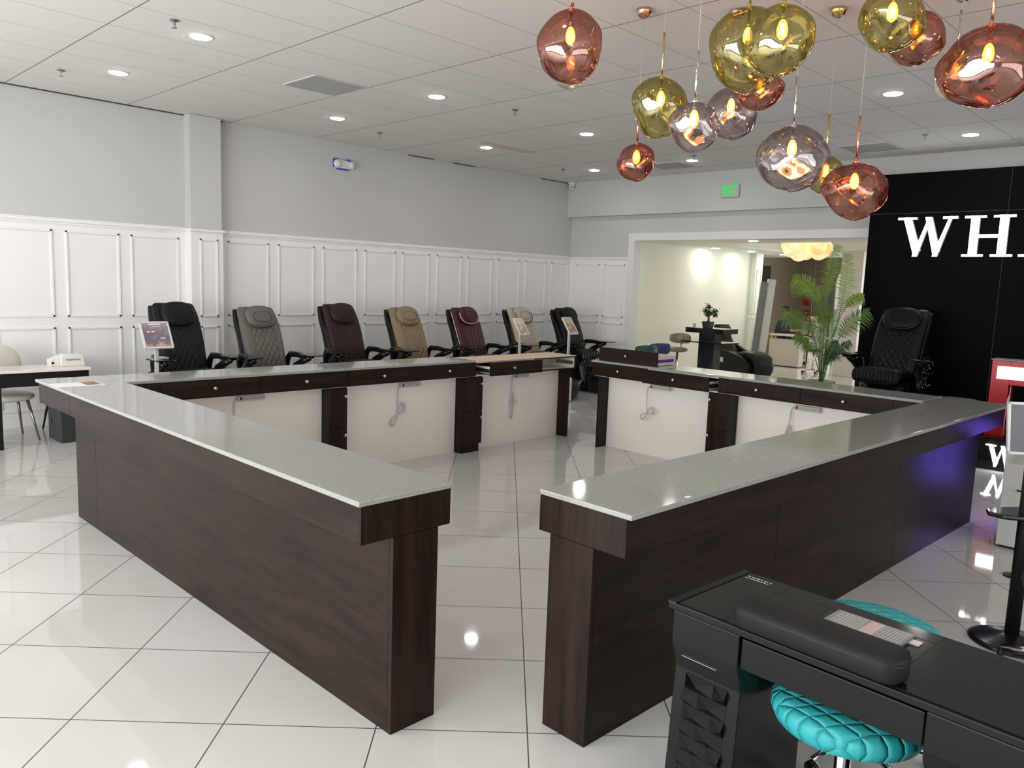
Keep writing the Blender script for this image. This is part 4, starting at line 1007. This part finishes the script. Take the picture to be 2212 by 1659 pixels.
# ------------------------------------------------------------------ corner at the far left
t = thing('white_top_table', 'white topped nail table with black apron at the left edge', 'table', (1.10, 8.60, 0))
MB().box(0, 0, 0.735, 1.58, 0.45, 0.76).build('tabletop', mat('gloss_white_top', (0.72, 0.69, 0.64), 0.12), t, bevel=0.004)
MB().box(0.02, 0.02, 0.60, 1.56, 0.43, 0.735).build('apron', M_blackmatt, t)
for x in (0.76,): 
    MB().box(x-.03, 0.01, 0, x+.025, 0.05, 0.60).build('leg', M_blackmatt, t)
    MB().box(x-.03, 0.38, 0, x+.025, 0.42, 0.60).build('leg', M_blackmatt, t)
MB().box(0.03, 0.03, 0, 0.07, 0.42, 0.60).build('leg', M_blackmatt, t)
for x in (1.475, 1.51): MB().box(x, 0.012, 0.64, x+0.012, 0.02, 0.735).build('clip', M_chrome, t)
t = thing('floor_box', 'black box on the floor under the left nail table', 'storage box', (2.50, 8.63, 0))
MB().box(-0.11, 0, 0.0, 0.14, 0.42, 0.62).build('body', mat('box_black', (0.022, 0.026, 0.026), 0.5), t, bevel=0.004)
MB().box(-0.117, 0.30, 0.16, -0.11, 0.36, 0.21).build('catch', M_black, t)
t = thing('dust_collector', 'white nail dust collector box on the left white topped table', 'nail machine', (2.56, 8.84, 0.76))
b = MB(); b.prism([(-0.10, 0.0), (0.115, 0.0), (0.125, 0.02), (0.10, 0.118), (-0.06, 0.118), (-0.10, 0.10)], -0.05, 0.12, f=lambda x, z, y: (x, y, z)); b.build('body', mat('machine_white', (0.72, 0.70, 0.64), 0.3), t, bevel=0.006)
b = MB(); b.prism([(-0.19, 0.0), (-0.10, 0.0), (-0.10, 0.105), (-0.19, 0.065)], 0.0, 0.12, f=lambda x, z, y: (x, y, z)); b.build('side_pod', MATS['machine_white'], t, bevel=0.006)
MB().lathe([(0.013, 0), (0.011, 0.006)], 14).xf(Matrix.Translation((-0.165, 0.0, 0.035)) @ Matrix.Rotation(R(90), 4, 'X')).build('dial', M_black, t)
text_obj('printed_name', 'VALENTINO', 0.023, 0.0004, Matrix.Translation((0.01, -0.0505, 0.066)) @ Matrix.Rotation(R(90), 4, 'X'), mat('print_black', (0.03, 0.03, 0.03), .5), t, bold=0.0006, spacing=1.1)
def shell_chair(loc, label, col, rz, legm, br=0.24, bh=0.96):
    t = thing('padded_chair', label, 'chair', loc, rz)
    m_ = mat('pad_'+label[:10], col, 0.45)
    MB().ell((0, 0, 0.45), (0.25, 0.24, 0.055), 28, 10, 0.8).build('seat', m_, t, smooth=True)
    MB().ell((0, 0.235, bh-br), (br, 0.03, br), 28, 14, 0.9).build('backrest', m_, t, smooth=True)
    for sx, sy in ((-1, -1), (1, -1), (1, 1), (-1, 1)):
        MB().tube([(sx*0.15, sy*0.13, 0.43), (sx*0.22, sy*0.22, 0.0)], [0.018, 0.009], 8).build('leg', legm, t, smooth=True)
    return t
shell_chair((2.03, 9.12, 0), 'cream upholstered chair with round back behind the white topped table', (0.66, 0.63, 0.55), 0.1, mat('bronze_leg', (0.30, 0.26, 0.22), 0.25, 0.8))
shell_chair((2.66, 9.30, 0), 'black upholstered chair with round back behind the dust collector', (0.012, 0.012, 0.013), -0.1, M_black, br=0.20, bh=0.79)
# ------------------------------------------------------------------ next room: lamps and furniture
d2 = None
for px, py, s in ((1546, 536, 'closest to the white side wall'), (1622, 543, 'by the pillar'), (1627, 520, 'nearest the opening'), (1692, 550, 'left of the cloud lamp'), (1848, 550, 'right of the cloud lamp')):
    d_ = FW + RT*((px-1106)/FPX) - UP*((py-829.5)/FPX); f_ = (C2-H)/d_.z
    loc = (d_.x*f_, d_.y*f_, C2)
    if d2 is None: d2 = downlight(loc, 'showroom ceiling downlight beyond the opening, '+s, 'showroom downlights', M_lampface2, r=0.085)
    else: dup(d2, loc, label='showroom ceiling downlight beyond the opening, '+s)
for loc in ((12.3, 3.2, C2), (15.2, 3.2, C2), (18.7, 4.0, C2), (12.4, 9.1, C2)):  # assumed lamps, unseen, added to brighten the showroom
    dup(d2, loc, label='assumed showroom ceiling downlight hidden by the walls from the main view')
for loc in ((22.5, 9.3, 3.4), (24.5, 7.0, 3.4)):  # assumed lamps, added out of sight to light the back shop
    dup(d2, loc, label='assumed downlight of the taupe back shop, hidden above the showroom ceiling')
# cloud lamp
p = at(1758, 540, 15.3)
t = thing('cloud_lamp', 'large glowing cloud shaped ceiling lamp in the showroom beyond the opening', 'ceiling lamp', (p.x-.08, p.y+.08, 2.71)); t.scale = (1.15, 1.15, 1.1)
m = mat('cloud_glow', (0.9, 0.75, 0.5), 0.8, emit=(1.0, 0.62, 0.25), es=0.42); k = NT(m)
k.l(k.ramp(k.noise(k.obj(), 5, 3, .6), [(0.35, (0.85, 0.42, 0.12)), (0.5, (1.0, 0.66, 0.32)), (0.68, (1.0, 0.84, 0.55))]), k.b.inputs['Emission Color'])
b = MB(); rnd = random.Random(11)
for i in range(26):
    a = rnd.uniform(0, 2*pi); r = 0.42*sqrt(rnd.random()); b.ell((r*cos(a), r*sin(a), 0.02-0.17*(1-(r/0.45)**2)+rnd.uniform(-.03, .03)), (rnd.uniform(.12, .19),)*3, 14, 8)
b.build('cloud_shade', m, t, smooth=True)
MB().tube([(0, 0, 0.1), (0, 0, 0.388)], 0.02, 10).build('stem', M_whiteplastic, t)
# potted palm
p = at(1773, 822, 10.3)
t = thing('potted_palm', 'tall green palm in a white round pot in front of the showroom opening', 'palm', (p.x, p.y, 0), 0)
PZ = p.z
MB().lathe([(0.13, 0.0), (0.14, 0.01), (0.175, PZ-0.04), (0.185, PZ), (0.172, PZ), (0.165, PZ-0.05), (0.002, PZ-0.05)], 40).build('pot', mat('pot_white', (0.62, 0.61, 0.62), 0.3), t, smooth=False)
MB().lathe([(0.163, PZ-0.05), (0.16, PZ-0.028), (0.002, PZ-0.02)], 24).build('soil', mat('soil', (0.05, 0.035, 0.025), 0.9), t)
GR = [mat('palm_green_light', (0.19, 0.31, 0.025), 0.5), mat('palm_green', (0.085, 0.19, 0.018), 0.5), mat('palm_green_deep', (0.025, 0.09, 0.02), 0.5)]
GS = mat('palm_stem', (0.09, 0.16, 0.03), 0.5)
def frond(tip, via, start, L, gm, seed, droop=0.45, ncount=36):
    """rachis from the pot to the tip, leaflets on both sides; all in thing space"""
    rnd = random.Random(seed)
    a = Vector((rnd.uniform(-.03, .03), rnd.uniform(-.03, .03), PZ-0.03)); v = via-Vector((p.x, p.y, 0)); e = tip-Vector((p.x, p.y, 0))
    def bz(t_):
        c = (v-0.16*a-0.36*e)/0.48
        return a*(1-t_)**2+c*2*t_*(1-t_)+e*t_*t_
    pts = [bz(i/20) for i in range(21)]
    st = MB().tube(pts, [0.008*(1-i/24) for i in range(21)], 6); fr = st.build('frond', GS, t, smooth=True)
    b = MB()
    for i in range(ncount):
        f_ = start+(0.985-start)*i/(ncount-1); q = bz(f_); d = (bz(min(1, f_+.02))-bz(f_-.02)).normalized()
        view = FW; side = d.cross(view).normalized()
        sh = sin(pi*min(1, max(0.0, (f_-start)/(1-start)))**0.75*0.92+0.12)
        ln = L*(0.35+0.75*sh)*rnd.uniform(.9, 1.08)
        for s in (-1, 1):
            dr = (side*s*0.80+d*0.55+view*rnd.uniform(-.35, .35)).normalized()
            w0 = 0.006; P_ = []
            up_ = dr.cross(view).normalized()
            for j in range(5):
                g_ = j/4; c = q+dr*ln*g_+Vector((0, 0, -droop*ln*g_*g_)); ww = w0*(0.5+1.6*g_ if g_ < .3 else 1.1*(1-g_)/.7+.02)
                P_.append((c+up_*ww, c+view*ww*0.35, c-up_*ww))
            V_ = [[b.b.verts.new(x) for x in r_] for r_ in P_]
            for r0, r1 in zip(V_[:-1], V_[1:]):
                b.face([r0[0], r0[1], r1[1], r1[0]]); b.face([r0[1], r0[2], r1[2], r1[1]])
    b.build('leaflets', gm, fr, smooth=True)
FR = [((1812, 528), (1782, 640), 0.60, .17, 0), ((1832, 548), (1822, 640), 0.48, .20, 0), ((1712, 600), (1765, 640), 0.55, .20, 0), ((1690, 672), (1742, 700), 0.45, .20, 1),
      ((1878, 672), (1830, 705), 0.45, .20, 1), ((1866, 640), (1826, 665), 0.62, .12, 0), ((1752, 690), (1764, 745), 0.4, .15, 2), ((1800, 668), (1786, 730), 0.45, .18, 1),
      ((1838, 738), (1800, 765), 0.45, .13, 2), ((1718, 722), (1748, 750), 0.5, .13, 1), ((1776, 640), (1774, 720), 0.6, .17, 1), ((1806, 735), (1790, 770), 0.4, .12, 2)]
for i, (tp, vi, st_, L, gi) in enumerate(FR):
    dz = [0, .2, -.2, .25, -.15, .1, .35, -.3, .2, -.25, .3, -.1][i]
    frond(at(*tp, 10.3+dz), at(*vi, 10.3+dz*.6), st_, L, GR[gi], i)
# display stand with bonsai
M_bluegloss = M_blackgloss
c = at(1563, 713, 13.2); ZT = c.z+0.005
t = thing('display_stand', 'black glossy T shaped display stand with a shelf in the showroom', 'display stand', (c.x, c.y, 0))
MB().box(0, 0, ZT-0.085, 0.50, 0.74, ZT).build('top_box', M_blackgloss, t, bevel=.004)
MB().box(0.10, 0.22, 0.10, 0.34, 0.52, ZT-0.086).build('column', mat('column_gloss_black', (0.02, 0.025, 0.027), 0.07), t)
MB().box(-0.03, -0.02, ZT-0.255, 0.53, 0.80, ZT-0.235).build('shelf', M_blackgloss, t)
MB().box(-0.05, 0.02, 0.0, 0.55, 0.85, 0.10).build('base', M_blackgloss, t, bevel=.004)
p2 = at(1529, 706, 13.5)
t = thing('bonsai', 'small bonsai tree in a square dark pot on the display stand', 'bonsai', (p2.x, p2.y, ZT+0.0005))
MB().rings([[(x*s_, y*s_, z) for x, y in ((-1, -1), (1, -1), (1, 1), (-1, 1))] for s_, z in ((0.062, 0), (0.078, 0.115), (0.070, 0.115), (0.068, 0.10))]).build('pot', mat('pot_anthracite', (0.02, 0.02, 0.024), 0.6), t)
b = MB(); b.tube([(0, 0, 0.10), (0.012, 0, 0.17), (-0.008, 0, 0.24), (0.004, 0, 0.31), (-0.015, 0, 0.36)], [0.025, 0.016, 0.012, 0.008, 0.004], 8)
b.tube([(0.005, 0, 0.2), (0.05, -0.03, 0.25), (0.10, -0.06, 0.27)], [0.009, 0.006, 0.003], 6); b.tube([(-0.005, 0, 0.22), (-0.06, 0.03, 0.29)], [0.008, 0.003], 6)
b.build('trunk', mat('bark', (0.10, 0.055, 0.03), 0.8), t, smooth=True)
b = MB(); rnd = random.Random(8)
for cx_, cyy, cz, rr_ in ((-0.015, 0, 0.36, 0.045), (-0.05, 0.03, 0.29, 0.05), (0.09, -0.06, 0.28, 0.055), (0.03, -0.01, 0.25, 0.05), (0.10, -0.07, 0.22, 0.03), (-.02, .01, .22, .04)):
    for i in range(120):
        v = Vector((rnd.gauss(0, .5), rnd.gauss(0, .5), rnd.gauss(0, .45)))*rr_+Vector((cx_, cyy, cz)); d = Vector((rnd.uniform(-1, 1), rnd.uniform(-1, 1), rnd.uniform(-.3, 1))).normalized(); s_ = d.cross(Vector((0.3, .2, 1))).normalized()
        l = rnd.uniform(.025, .045); q = [v, v+d*l*.5+s_*l*.28, v+d*l, v+d*l*.5-s_*l*.28]; b.face([b.b.verts.new(x) for x in q])
b.build('foliage', mat('bonsai_leaf', (0.05, 0.10, 0.02), 0.5), t)
p2 = at(1500, 701, 13.6)
t = thing('glass_tumbler', 'small clear tumbler on the left of the black display stand', 'glass', (p2.x, p2.y, ZT+.0005))
MB().lathe([(0.024, 0), (0.026, 0.07), (0.023, 0.07), (0.021, 0.006)], 18).build('tumbler', MATS['clear_glass'], t, smooth=True)
# black massage chair, side view, facing away from the left wall
p2 = at(1590, 775, 16.3)
t = thing('massage_chair', 'black massage lounge chair beside the display stand in the showroom', 'massage chair', (p2.x, p2.y, 0), R(-20))
SIDE = [(0.62, 0.02), (-0.62, 0.02), (-0.72, 0.16), (-0.70, 0.34), (-0.52, 0.46), (-0.20, 0.52), (0.10, 0.56), (0.34, 0.66), (0.52, 0.60), (0.66, 0.34)]
b = MB(); b.prism([(y, z) for y, z in SIDE], -0.33, -0.24, f=lambda y, z, x: (x, y, z)); b.build('side_panel', M_black, t, smooth=False, bevel=.03, seg=3)
b = MB(); b.prism([(y, z) for y, z in SIDE], 0.24, 0.33, f=lambda y, z, x: (x, y, z)); b.build('side_panel', M_black, t, smooth=False, bevel=.03, seg=3)
SEAT2 = smooth_tab([(-0.76, 0.08, 0.20, 0.05), (-0.82, 0.25, 0.23, 0.07), (-0.74, 0.44, 0.235, 0.08), (-0.45, 0.50, 0.235, 0.07), (-0.10, 0.42, 0.235, 0.07), (0.15, 0.44, 0.23, 0.06), (0.33, 0.62, 0.21, 0.06), (0.44, 0.82, 0.20, 0.055), (0.50, 0.98, 0.21, 0.06), (0.51, 1.05, 0.18, 0.03)], 4)
loft_back([(a, b_) for a, b_, c_, d_ in SEAT2], [c_ for a, b_, c_, d_ in SEAT2], [d_ for a, b_, c_, d_ in SEAT2], n=24).build('padding', mat('massage_leather', (0.008, 0.0085, 0.009), 0.4, spec=.3), t, smooth=True)
MB().ell((0, 0.40, 0.93), (0.17, 0.07, 0.09), 20, 12, .8).build('head_pad', mat('massage_pad', (0.015, 0.016, 0.0165), 0.4, spec=.3), t, smooth=True)
MB().box(-0.345, 0.0, 0.30, -0.33, 0.11, 0.40).build('controller', M_chrome, t, bevel=.004)
# saddle stools
def saddle(px, py, D, label, col, hz, back=True, rz=0.0, quilt=False):
    q = at(px, py, D); t = thing('saddle_stool', label, 'stool', (q.x, q.y, 0), rz, 'showroom stools')
    mm = quilt_mat('sad_'+label[:8], col, full=True, period=.06) if quilt else mat('sad_'+label[:8], col, 0.4)
    z = hz
    MB().ell((0, -0.02, z), (0.19, 0.20, 0.045), 24, 10, .85).build('seat', mm, t, smooth=True)
    if back:
        b = MB(); rings = []
        for i in range(13):
            a_ = R(-62+124*i/12); s_ = 0.45+0.55*sqrt(max(0, cos(R(-85+170*i/12))))
            cx_, cy_ = 0.20*sin(a_), 0.02+0.20*cos(a_)
            rings.append([(cx_+u*sin(a_), cy_+u*cos(a_), z+0.19+v) for u, v in sup(0.028*s_+.004, 0.095*s_, 14, .8)])
        b.rings(rings); b.build('backrest', mm, t, smooth=True)
        MB().tube([(0, 0.10, z-0.03), (0, 0.20, z+0.0), (0, 0.215, z+0.12)], 0.013, 8).build('bracket', M_chrome, t, smooth=True)
    MB().tube([(0, 0, 0.07), (0, 0, z-0.04)], 0.022, 12).build('post', M_chrome, t, smooth=True)
    for i in range(5):
        w_ = 2*pi*i/5; l = MB().tube([(0, 0, 0.09), (0.25*cos(w_), 0.25*sin(w_), 0.06)], [0.018, 0.012], 8).build('leg', M_chrome, t, smooth=True)
        MB().ell((0.25*cos(w_), 0.25*sin(w_), 0.028), (0.026, 0.026, 0.027), 10, 6).build('caster', M_black, l, smooth=True)
    return t
saddle(1463, 758, 13.9, 'taupe saddle stool with curved back in the showroom', (0.27, 0.23, 0.16), 0.70, rz=R(-75))
saddle(1418, 752, 13.2, 'blue quilted stool with curved back behind the loose drawer', (0.035, 0.06, 0.16), 0.58, rz=R(150), quilt=True)
saddle(1389, 756, 12.5, 'green quilted stool with curved back behind the loose drawer', (0.015, 0.08, 0.055), 0.59, rz=R(150), quilt=True)
saddle(1758, 765, 17.5, 'taupe round stool on chrome legs right of the white desk', (0.30, 0.25, 0.20), 0.52, back=False)
# leaning white board, dark doorway strip
q = at(1645, 765, 17.6)
t = thing('leaning_board', 'tall white glossy board leaning by the showroom pillar', 'board', (q.x, q.y, 0), R(-45))
Mt = Matrix.Rotation(R(4), 4, 'Y')
MB().box(-0.09, 0, 0.0, 0.06, 0.05, 2.05).xf(Mt).build('board', mat('board_gloss', (0.66, 0.70, 0.72), 0.15), t)
MB().box(-0.115, -0.005, 0, -0.09, 0.055, 2.05).xf(Mt).build('edge', M_chrome, t)
MB().box(-0.26, 0.01, 0, -0.115, 0.05, 1.98).xf(Mt).build('grey_board_leaf', mat('grey_leaf', (0.22, 0.24, 0.25), 0.4), t)  # grey leaf of the two-tone board
q = at(1647, 760, 21.0)
t = thing('dark_curtain', 'narrow dark brown curtain hanging behind the leaning board', 'curtain', (q.x, q.y, 0), R(-45))
MB().box(-0.18, 0, 0.05, 0.06, 0.10, 2.45).build('curtain', mat('dark_brown_cloth', (0.02, 0.012, 0.008), 0.8), t)
# desk with laptop, seated person
c = at(1723, 792, 18.6)
t = thing('white_desk', 'white desk with a drawer pedestal where the person works', 'desk', (c.x, c.y, 0))
MB().box(0, 0, 0.02, 0.26, 0.76, 0.66).build('pedestal', mat('desk_white', (0.56, 0.52, 0.46), 0.4), t, bevel=.004)
MB().box(0.02, 0.02, 0, 0.24, 0.74, 0.02).build('plinth', M_black, t)
MB().box(-0.05, -0.62, 0.735, 0.45, 0.76, 0.765).build('desktop', mat('desk_top_white', (0.74, 0.66, 0.58), 0.3), t, bevel=.003)
for x, y in ((0.03, -0.55), (0.38, -0.55), (0.03, 0.1), (0.03, 0.7), (0.2, 0.7)): MB().box(x, y, 0.0 if y < 0 else .66, x+0.04, y+0.04, 0.735).build('leg', MATS['desk_white'], t)
t = thing('laptop', 'open dark laptop on the white desk in front of the person', 'laptop', (c.x+0.25, c.y+0.02, 0.7655))
MB().box(-0.11, -0.14, 0, 0.11, 0.14, 0.015).build('keyboard_half', M_black, t)
MB().box(-0.11, -0.20, 0.015, 0.11, -0.185, 0.24).build('screen', M_black, t)
t = thing('red_gadget', 'small black and red gadget with an orange lamp on the white desk', 'gadget', (c.x+0.05, c.y-0.18, 0.7655))
MB().box(-0.05, -0.09, 0, 0.07, 0.05, 0.07).build('body', mat('gadget_red', (0.10, 0.015, 0.01), .4), t, bevel=.01)
MB().ell((-0.055, -0.06, 0.05), (0.022, 0.03, 0.03), 12, 8).build('lamp', mat('gadget_lamp', (1, .3, .1), .4, emit=(1, .25, .08), es=1.2), t, smooth=True)
def skin(name, verts, edges, rads, m, parent, sub=1, root=0):
    me = bpy.data.meshes.new(name); me.from_pydata([tuple(v) for v in verts], edges, []); me.materials.append(m)
    o = bpy.data.objects.new(name, me); C.objects.link(o); o.parent = parent
    sk = o.modifiers.new('skin', 'SKIN'); sk.use_smooth_shade = True
    for i, r in enumerate(rads):
        sv = me.skin_vertices[0].data[i]; sv.radius = (r, r) if not isinstance(r, tuple) else r; sv.use_root = (i == root)
    s = o.modifiers.new('sub', 'SUBSURF'); s.levels = sub; s.render_levels = sub
    return o
# person frame: +x = towards the laptop (screen right), seated at z 0.50
q = at(1688, 790, 19.0)
t = thing('person', 'person in a dark jacket and black cap seated working at the white desk', 'person', (c.x+0.72, c.y+0.86, 0), R(-90)); t.scale = (1.06, 1.06, 1.06)
SK = mat('skin_tone', (0.42, 0.23, 0.14), 0.5); JK = mat('navy_jacket', (0.012, 0.017, 0.026), 0.7); PT = mat('black_trousers', (0.008, 0.008, 0.010), 0.8)
V = [(0, 0, 0.54), (0.02, 0, 0.75), (0.06, 0, 0.95), (0.09, 0, 1.03), (0.125, 0, 1.10), (0.14, 0, 1.19), (0.145, 0, 1.26)]
E = [(0, 1), (1, 2), (2, 3), (3, 4), (4, 5), (5, 6)]; RD = [0.13, 0.12, 0.125, 0.06, 0.05, 0.085, 0.075]
for s in (-1, 1):
    i = len(V); V += [(0.07, s*0.17, 0.97), (0.12, s*0.22, 0.76), (0.36, s*0.15, 0.80), (0.43, s*0.12, 0.795)]; RD += [0.055, 0.045, 0.033, 0.026]; E += [(2, i), (i, i+1), (i+1, i+2), (i+2, i+3)]
    for f_ in range(5):
        j = len(V); yo = (f_-2)*0.016; ln = (0.055, 0.085, 0.092, 0.086, 0.068)[f_]
        if f_ == 0: yo = -s*0.035*-1*-1; 
        V += [(0.43+ln*0.5, s*0.12+(yo if f_ else -s*0.035), 0.797), (0.43+ln, s*0.12+(yo if f_ else -s*0.04), 0.785)]; RD += [0.010, 0.008]; E += [(i+3, j), (j, j+1)]
    k_ = len(V); V += [(0.02, s*0.09, 0.53), (0.42, s*0.10, 0.52), (0.44, s*0.10, 0.10), (0.52, s*0.10, 0.05)]; RD += [0.09, 0.07, 0.05, 0.04]; E += [(0, k_), (k_, k_+1), (k_+1, k_+2), (k_+2, k_+3)]
skin('body', V, E, RD, SK, t, 1)
V = [(0, 0, 0.56), (0.02, 0, 0.75), (0.06, 0, 0.95), (0.10, 0, 1.055)]; E = [(0, 1), (1, 2), (2, 3)]; RD = [(0.17, 0.15), (0.155, 0.14), (0.15, 0.14), 0.07]
for s in (-1, 1):
    i = len(V); V += [(0.07, s*0.18, 0.97), (0.12, s*0.225, 0.76), (0.35, s*0.155, 0.80)]; RD += [0.078, 0.062, 0.048]; E += [(2, i), (i, i+1), (i+1, i+2)]
skin('jacket', V, E, RD, JK, t, 1)
V = [(0, 0, 0.54)]; E = []; RD = [0.16]
for s in (-1, 1):
    i = len(V); V += [(0.04, s*0.10, 0.54), (0.42, s*0.10, 0.53), (0.44, s*0.10, 0.12)]; RD += [0.11, 0.085, 0.06]; E += [(0, i), (i, i+1), (i+1, i+2)]
skin('trousers', V, E, RD, PT, t, 1)
for s in (-1, 1): MB().ell((0.52, s*0.10, 0.045), (0.14, 0.05, 0.045), 14, 8).build('shoe', M_black, t, smooth=True)
b = MB(); b.ell((0.125, 0, 1.285), (0.108, 0.095, 0.082), 20, 12); b.build('cap', M_blackmatt, t, smooth=True)
MB().ell((0.235, 0, 1.205), (0.014, 0.012, 0.02), 8, 6).build('nose', SK, t, smooth=True)
for s in (-1, 1): MB().ell((0.225, s*0.032, 1.23), (0.008, 0.012, 0.007), 8, 6).build('eye', M_black, t, smooth=True); MB().ell((0.13, s*0.088, 1.215), (0.018, 0.009, 0.028), 8, 6).build('ear', SK, t, smooth=True)
MB().box(0.223, -0.022, 1.163, 0.23, 0.022, 1.169).build('mouth', mat('lip', (0.25, 0.09, 0.07), .5), t)
t = thing('office_stool', 'black office stool under the seated person', 'stool', (c.x+0.72, c.y+0.90, 0))
MB().lathe([(0.19, 0.36), (0.20, 0.40), (0.18, 0.415), (0.002, 0.415)], 24).build('seat', M_black, t, smooth=True)
MB().lathe([(0.22, 0), (0.22, 0.03), (0.03, 0.06), (0.025, 0.36)], 20).build('base', M_black, t, smooth=True)
# cardboard boxes
CB = mat('cardboard', (0.42, 0.24, 0.10), 0.8)
for i, (px, py, D, z0, sz) in enumerate(((1664, 776, 21.3, 0.0, (0.6, 0.5, 0.34)), (1664, 776, 21.3, 0.3425, (0.56, 0.45, 0.34)))):
    q = at(px, py, D); t = thing('cardboard_box', ('brown cardboard box on the floor behind the person', 'brown cardboard box stacked on another behind the person')[i], 'box', (q.x, q.y, z0), 0.1*i, 'cardboard boxes behind the desk')
    MB().box(-sz[0]/2, -sz[1]/2, 0, sz[0]/2, sz[1]/2, sz[2]).build('carton', CB, t, bevel=.006)
    MB().box(-sz[0]/2-.002, -0.03, 0.02, sz[0]/2+.002, 0.03, sz[2]+.001).build('packing_tape', mat('tape_brown', (.5, .33, .17), .4), t)
# arched banner with logo lettering
q = at(1812, 740, 19.6)
t = thing('arched_banner', 'white arched banner with grey logo lettering behind the palm', 'banner', (q.x, q.y, 0), R(-42))
ar = [(-0.20, 0.25), (0.20, 0.25)]+[(0.20*cos(a_), 2.02+0.34*sin(a_)) for a_ in [pi*i/16 for i in range(17)]]
b = MB(); b.prism(ar, -0.02, 0.02, f=lambda x, z, y: (x, y, z)); b.build('board', mat('banner_white', (0.62, 0.70, 0.74), 0.35), t)
b = MB(); b.tube([(0.0, -0.02, 2.37)]+[(0.215*cos(a_), -0.02, 2.03+0.35*sin(a_)) for a_ in [pi/2-pi/2*i/10 for i in range(11)]], 0.012, 6).build('dark_edge', M_black, t)
MB().box(-0.15, -0.05, 0, 0.15, 0.05, 0.25).build('foot', M_whiteplastic, t)
text_obj('banner_lettering', 'UESY', 0.15, 0.001, Matrix.Translation((0.0, -0.022, 1.50)) @ Matrix.Rotation(R(90), 4, 'X') @ Matrix.Diagonal((0.8, 1.3, 1, 1)), mat('logo_grey', (0.20, 0.25, 0.30), 0.5), t)
b = MB()
for s_, w_ in ((1.0, .008), (0.65, .007)):
    b.tube([(0.13*s_*cos(a_), -0.024, 1.70+0.07*s_*sin(a_)) for a_ in [pi+pi*i/10 for i in range(11)]], w_, 6)
b.tube([(0.01, -.024, 1.66), (0.03, -.024, 1.80), (0.06, -.024, 1.68)], 0.01, 6); b.box(-0.14, -0.024, 1.37, 0.12, -0.020, 1.41)
b.build('logo', MATS['logo_grey'], t)
# white counter with clutter behind the palm
q = at(1785, 765, 21.5)
t = thing('white_counter', 'white counter with cluttered top far behind the palm', 'counter', (q.x, q.y, 0), R(-45))
MB().box(-0.65, -0.25, 0, 0.55, 0.25, 0.95).build('body', mat('counter_white', (0.74, 0.72, 0.68), .3), t, bevel=.01)
MB().box(-0.70, -0.30, 0.95, 0.60, 0.30, 0.99).build('top', mat('counter_top_peach', (0.70, 0.50, 0.38), .4), t)
for i, (x, h_, cc, lab) in enumerate(((-0.45, 0.16, (0.55, 0.36, 0.14), 'tan carton on the far white counter'), (0.0, 0.10, (0.55, 0.08, 0.05), 'red packet on the far white counter'), (0.35, 0.20, (0.35, 0.18, 0.09), 'brown paper bag on the far white counter'))):
    v_ = Matrix.Rotation(R(-45), 3, 'Z')@Vector((x, 0, 0)); tt = tag(MB().box(-0.12, -0.08, 0, 0.12, 0.08, h_).build('packet', mat('packet_%d' % i, cc, .6), loc=(q.x+v_.x, q.y+v_.y, 0.9905)), lab, 'packet'); tt.rotation_euler = (0, 0, R(-45+10*i))
q = at(1757, 600, 20.0)
t = thing('thin_pole', 'thin dark metal pole between floor and ceiling behind the palm', 'pole', (q.x, q.y, 0))
MB().tube([(0, 0, 0), (0, 0, 2.69)], 0.018, 8).build('rod', M_black, t); MB().lathe([(0.07, 0), (0.07, .01)], 14).build('foot', M_black, t)
q = at(1795, 640, 18.8)
t = thing('glass_partition', 'upright glass panel with dark edge behind the palm', 'glass panel', (q.x, q.y, 0), R(-60))
MB().box(-0.01, 0, 0, 0.01, 0.9, 2.6).build('glass', MATS['clear_glass'], t)
MB().box(-0.025, -0.04, 0, 0.025, 0, 2.6).build('frame_post', mat('green_black', (0.02, 0.05, 0.045), .3), t)
# red fire devices on the taupe wall
for i, (px, py, lab) in enumerate(((1743, 651, 'red fire alarm bell box high on the taupe wall'), (1743, 677, 'red fire pull station lower on the taupe wall'))):
    d_ = FW + RT*((px-1106)/FPX) - UP*((py-829.5)/FPX); f_ = 26.28/d_.x; q = Vector((0, 0, H))+d_*f_
    t = thing('fire_alarm', lab, 'fire alarm', q, 0, 'red fire devices'); hh = (0.13, 0.11)[i]; ww = (0.09, 0.075)[i]
    MB().box(-0.06, -ww, -hh, 0.018, ww, hh).build('housing', mat('fire_red', (0.50, 0.010, 0.015), .35), t, bevel=.01)
    b = MB()
    if i: b.box(-0.065, -0.045, 0.02, -0.06, 0.045, 0.035); b.box(-0.065, -0.012, -0.01, -0.06, 0.012, 0.02)
    else: b.lathe([(0.014, 0), (0.012, .004)], 12).xf(Matrix.Translation((-.06, 0, -.02)) @ Matrix.Rotation(R(-90), 4, 'Y'))
    b.build('white_mark', M_whiteplastic, t)
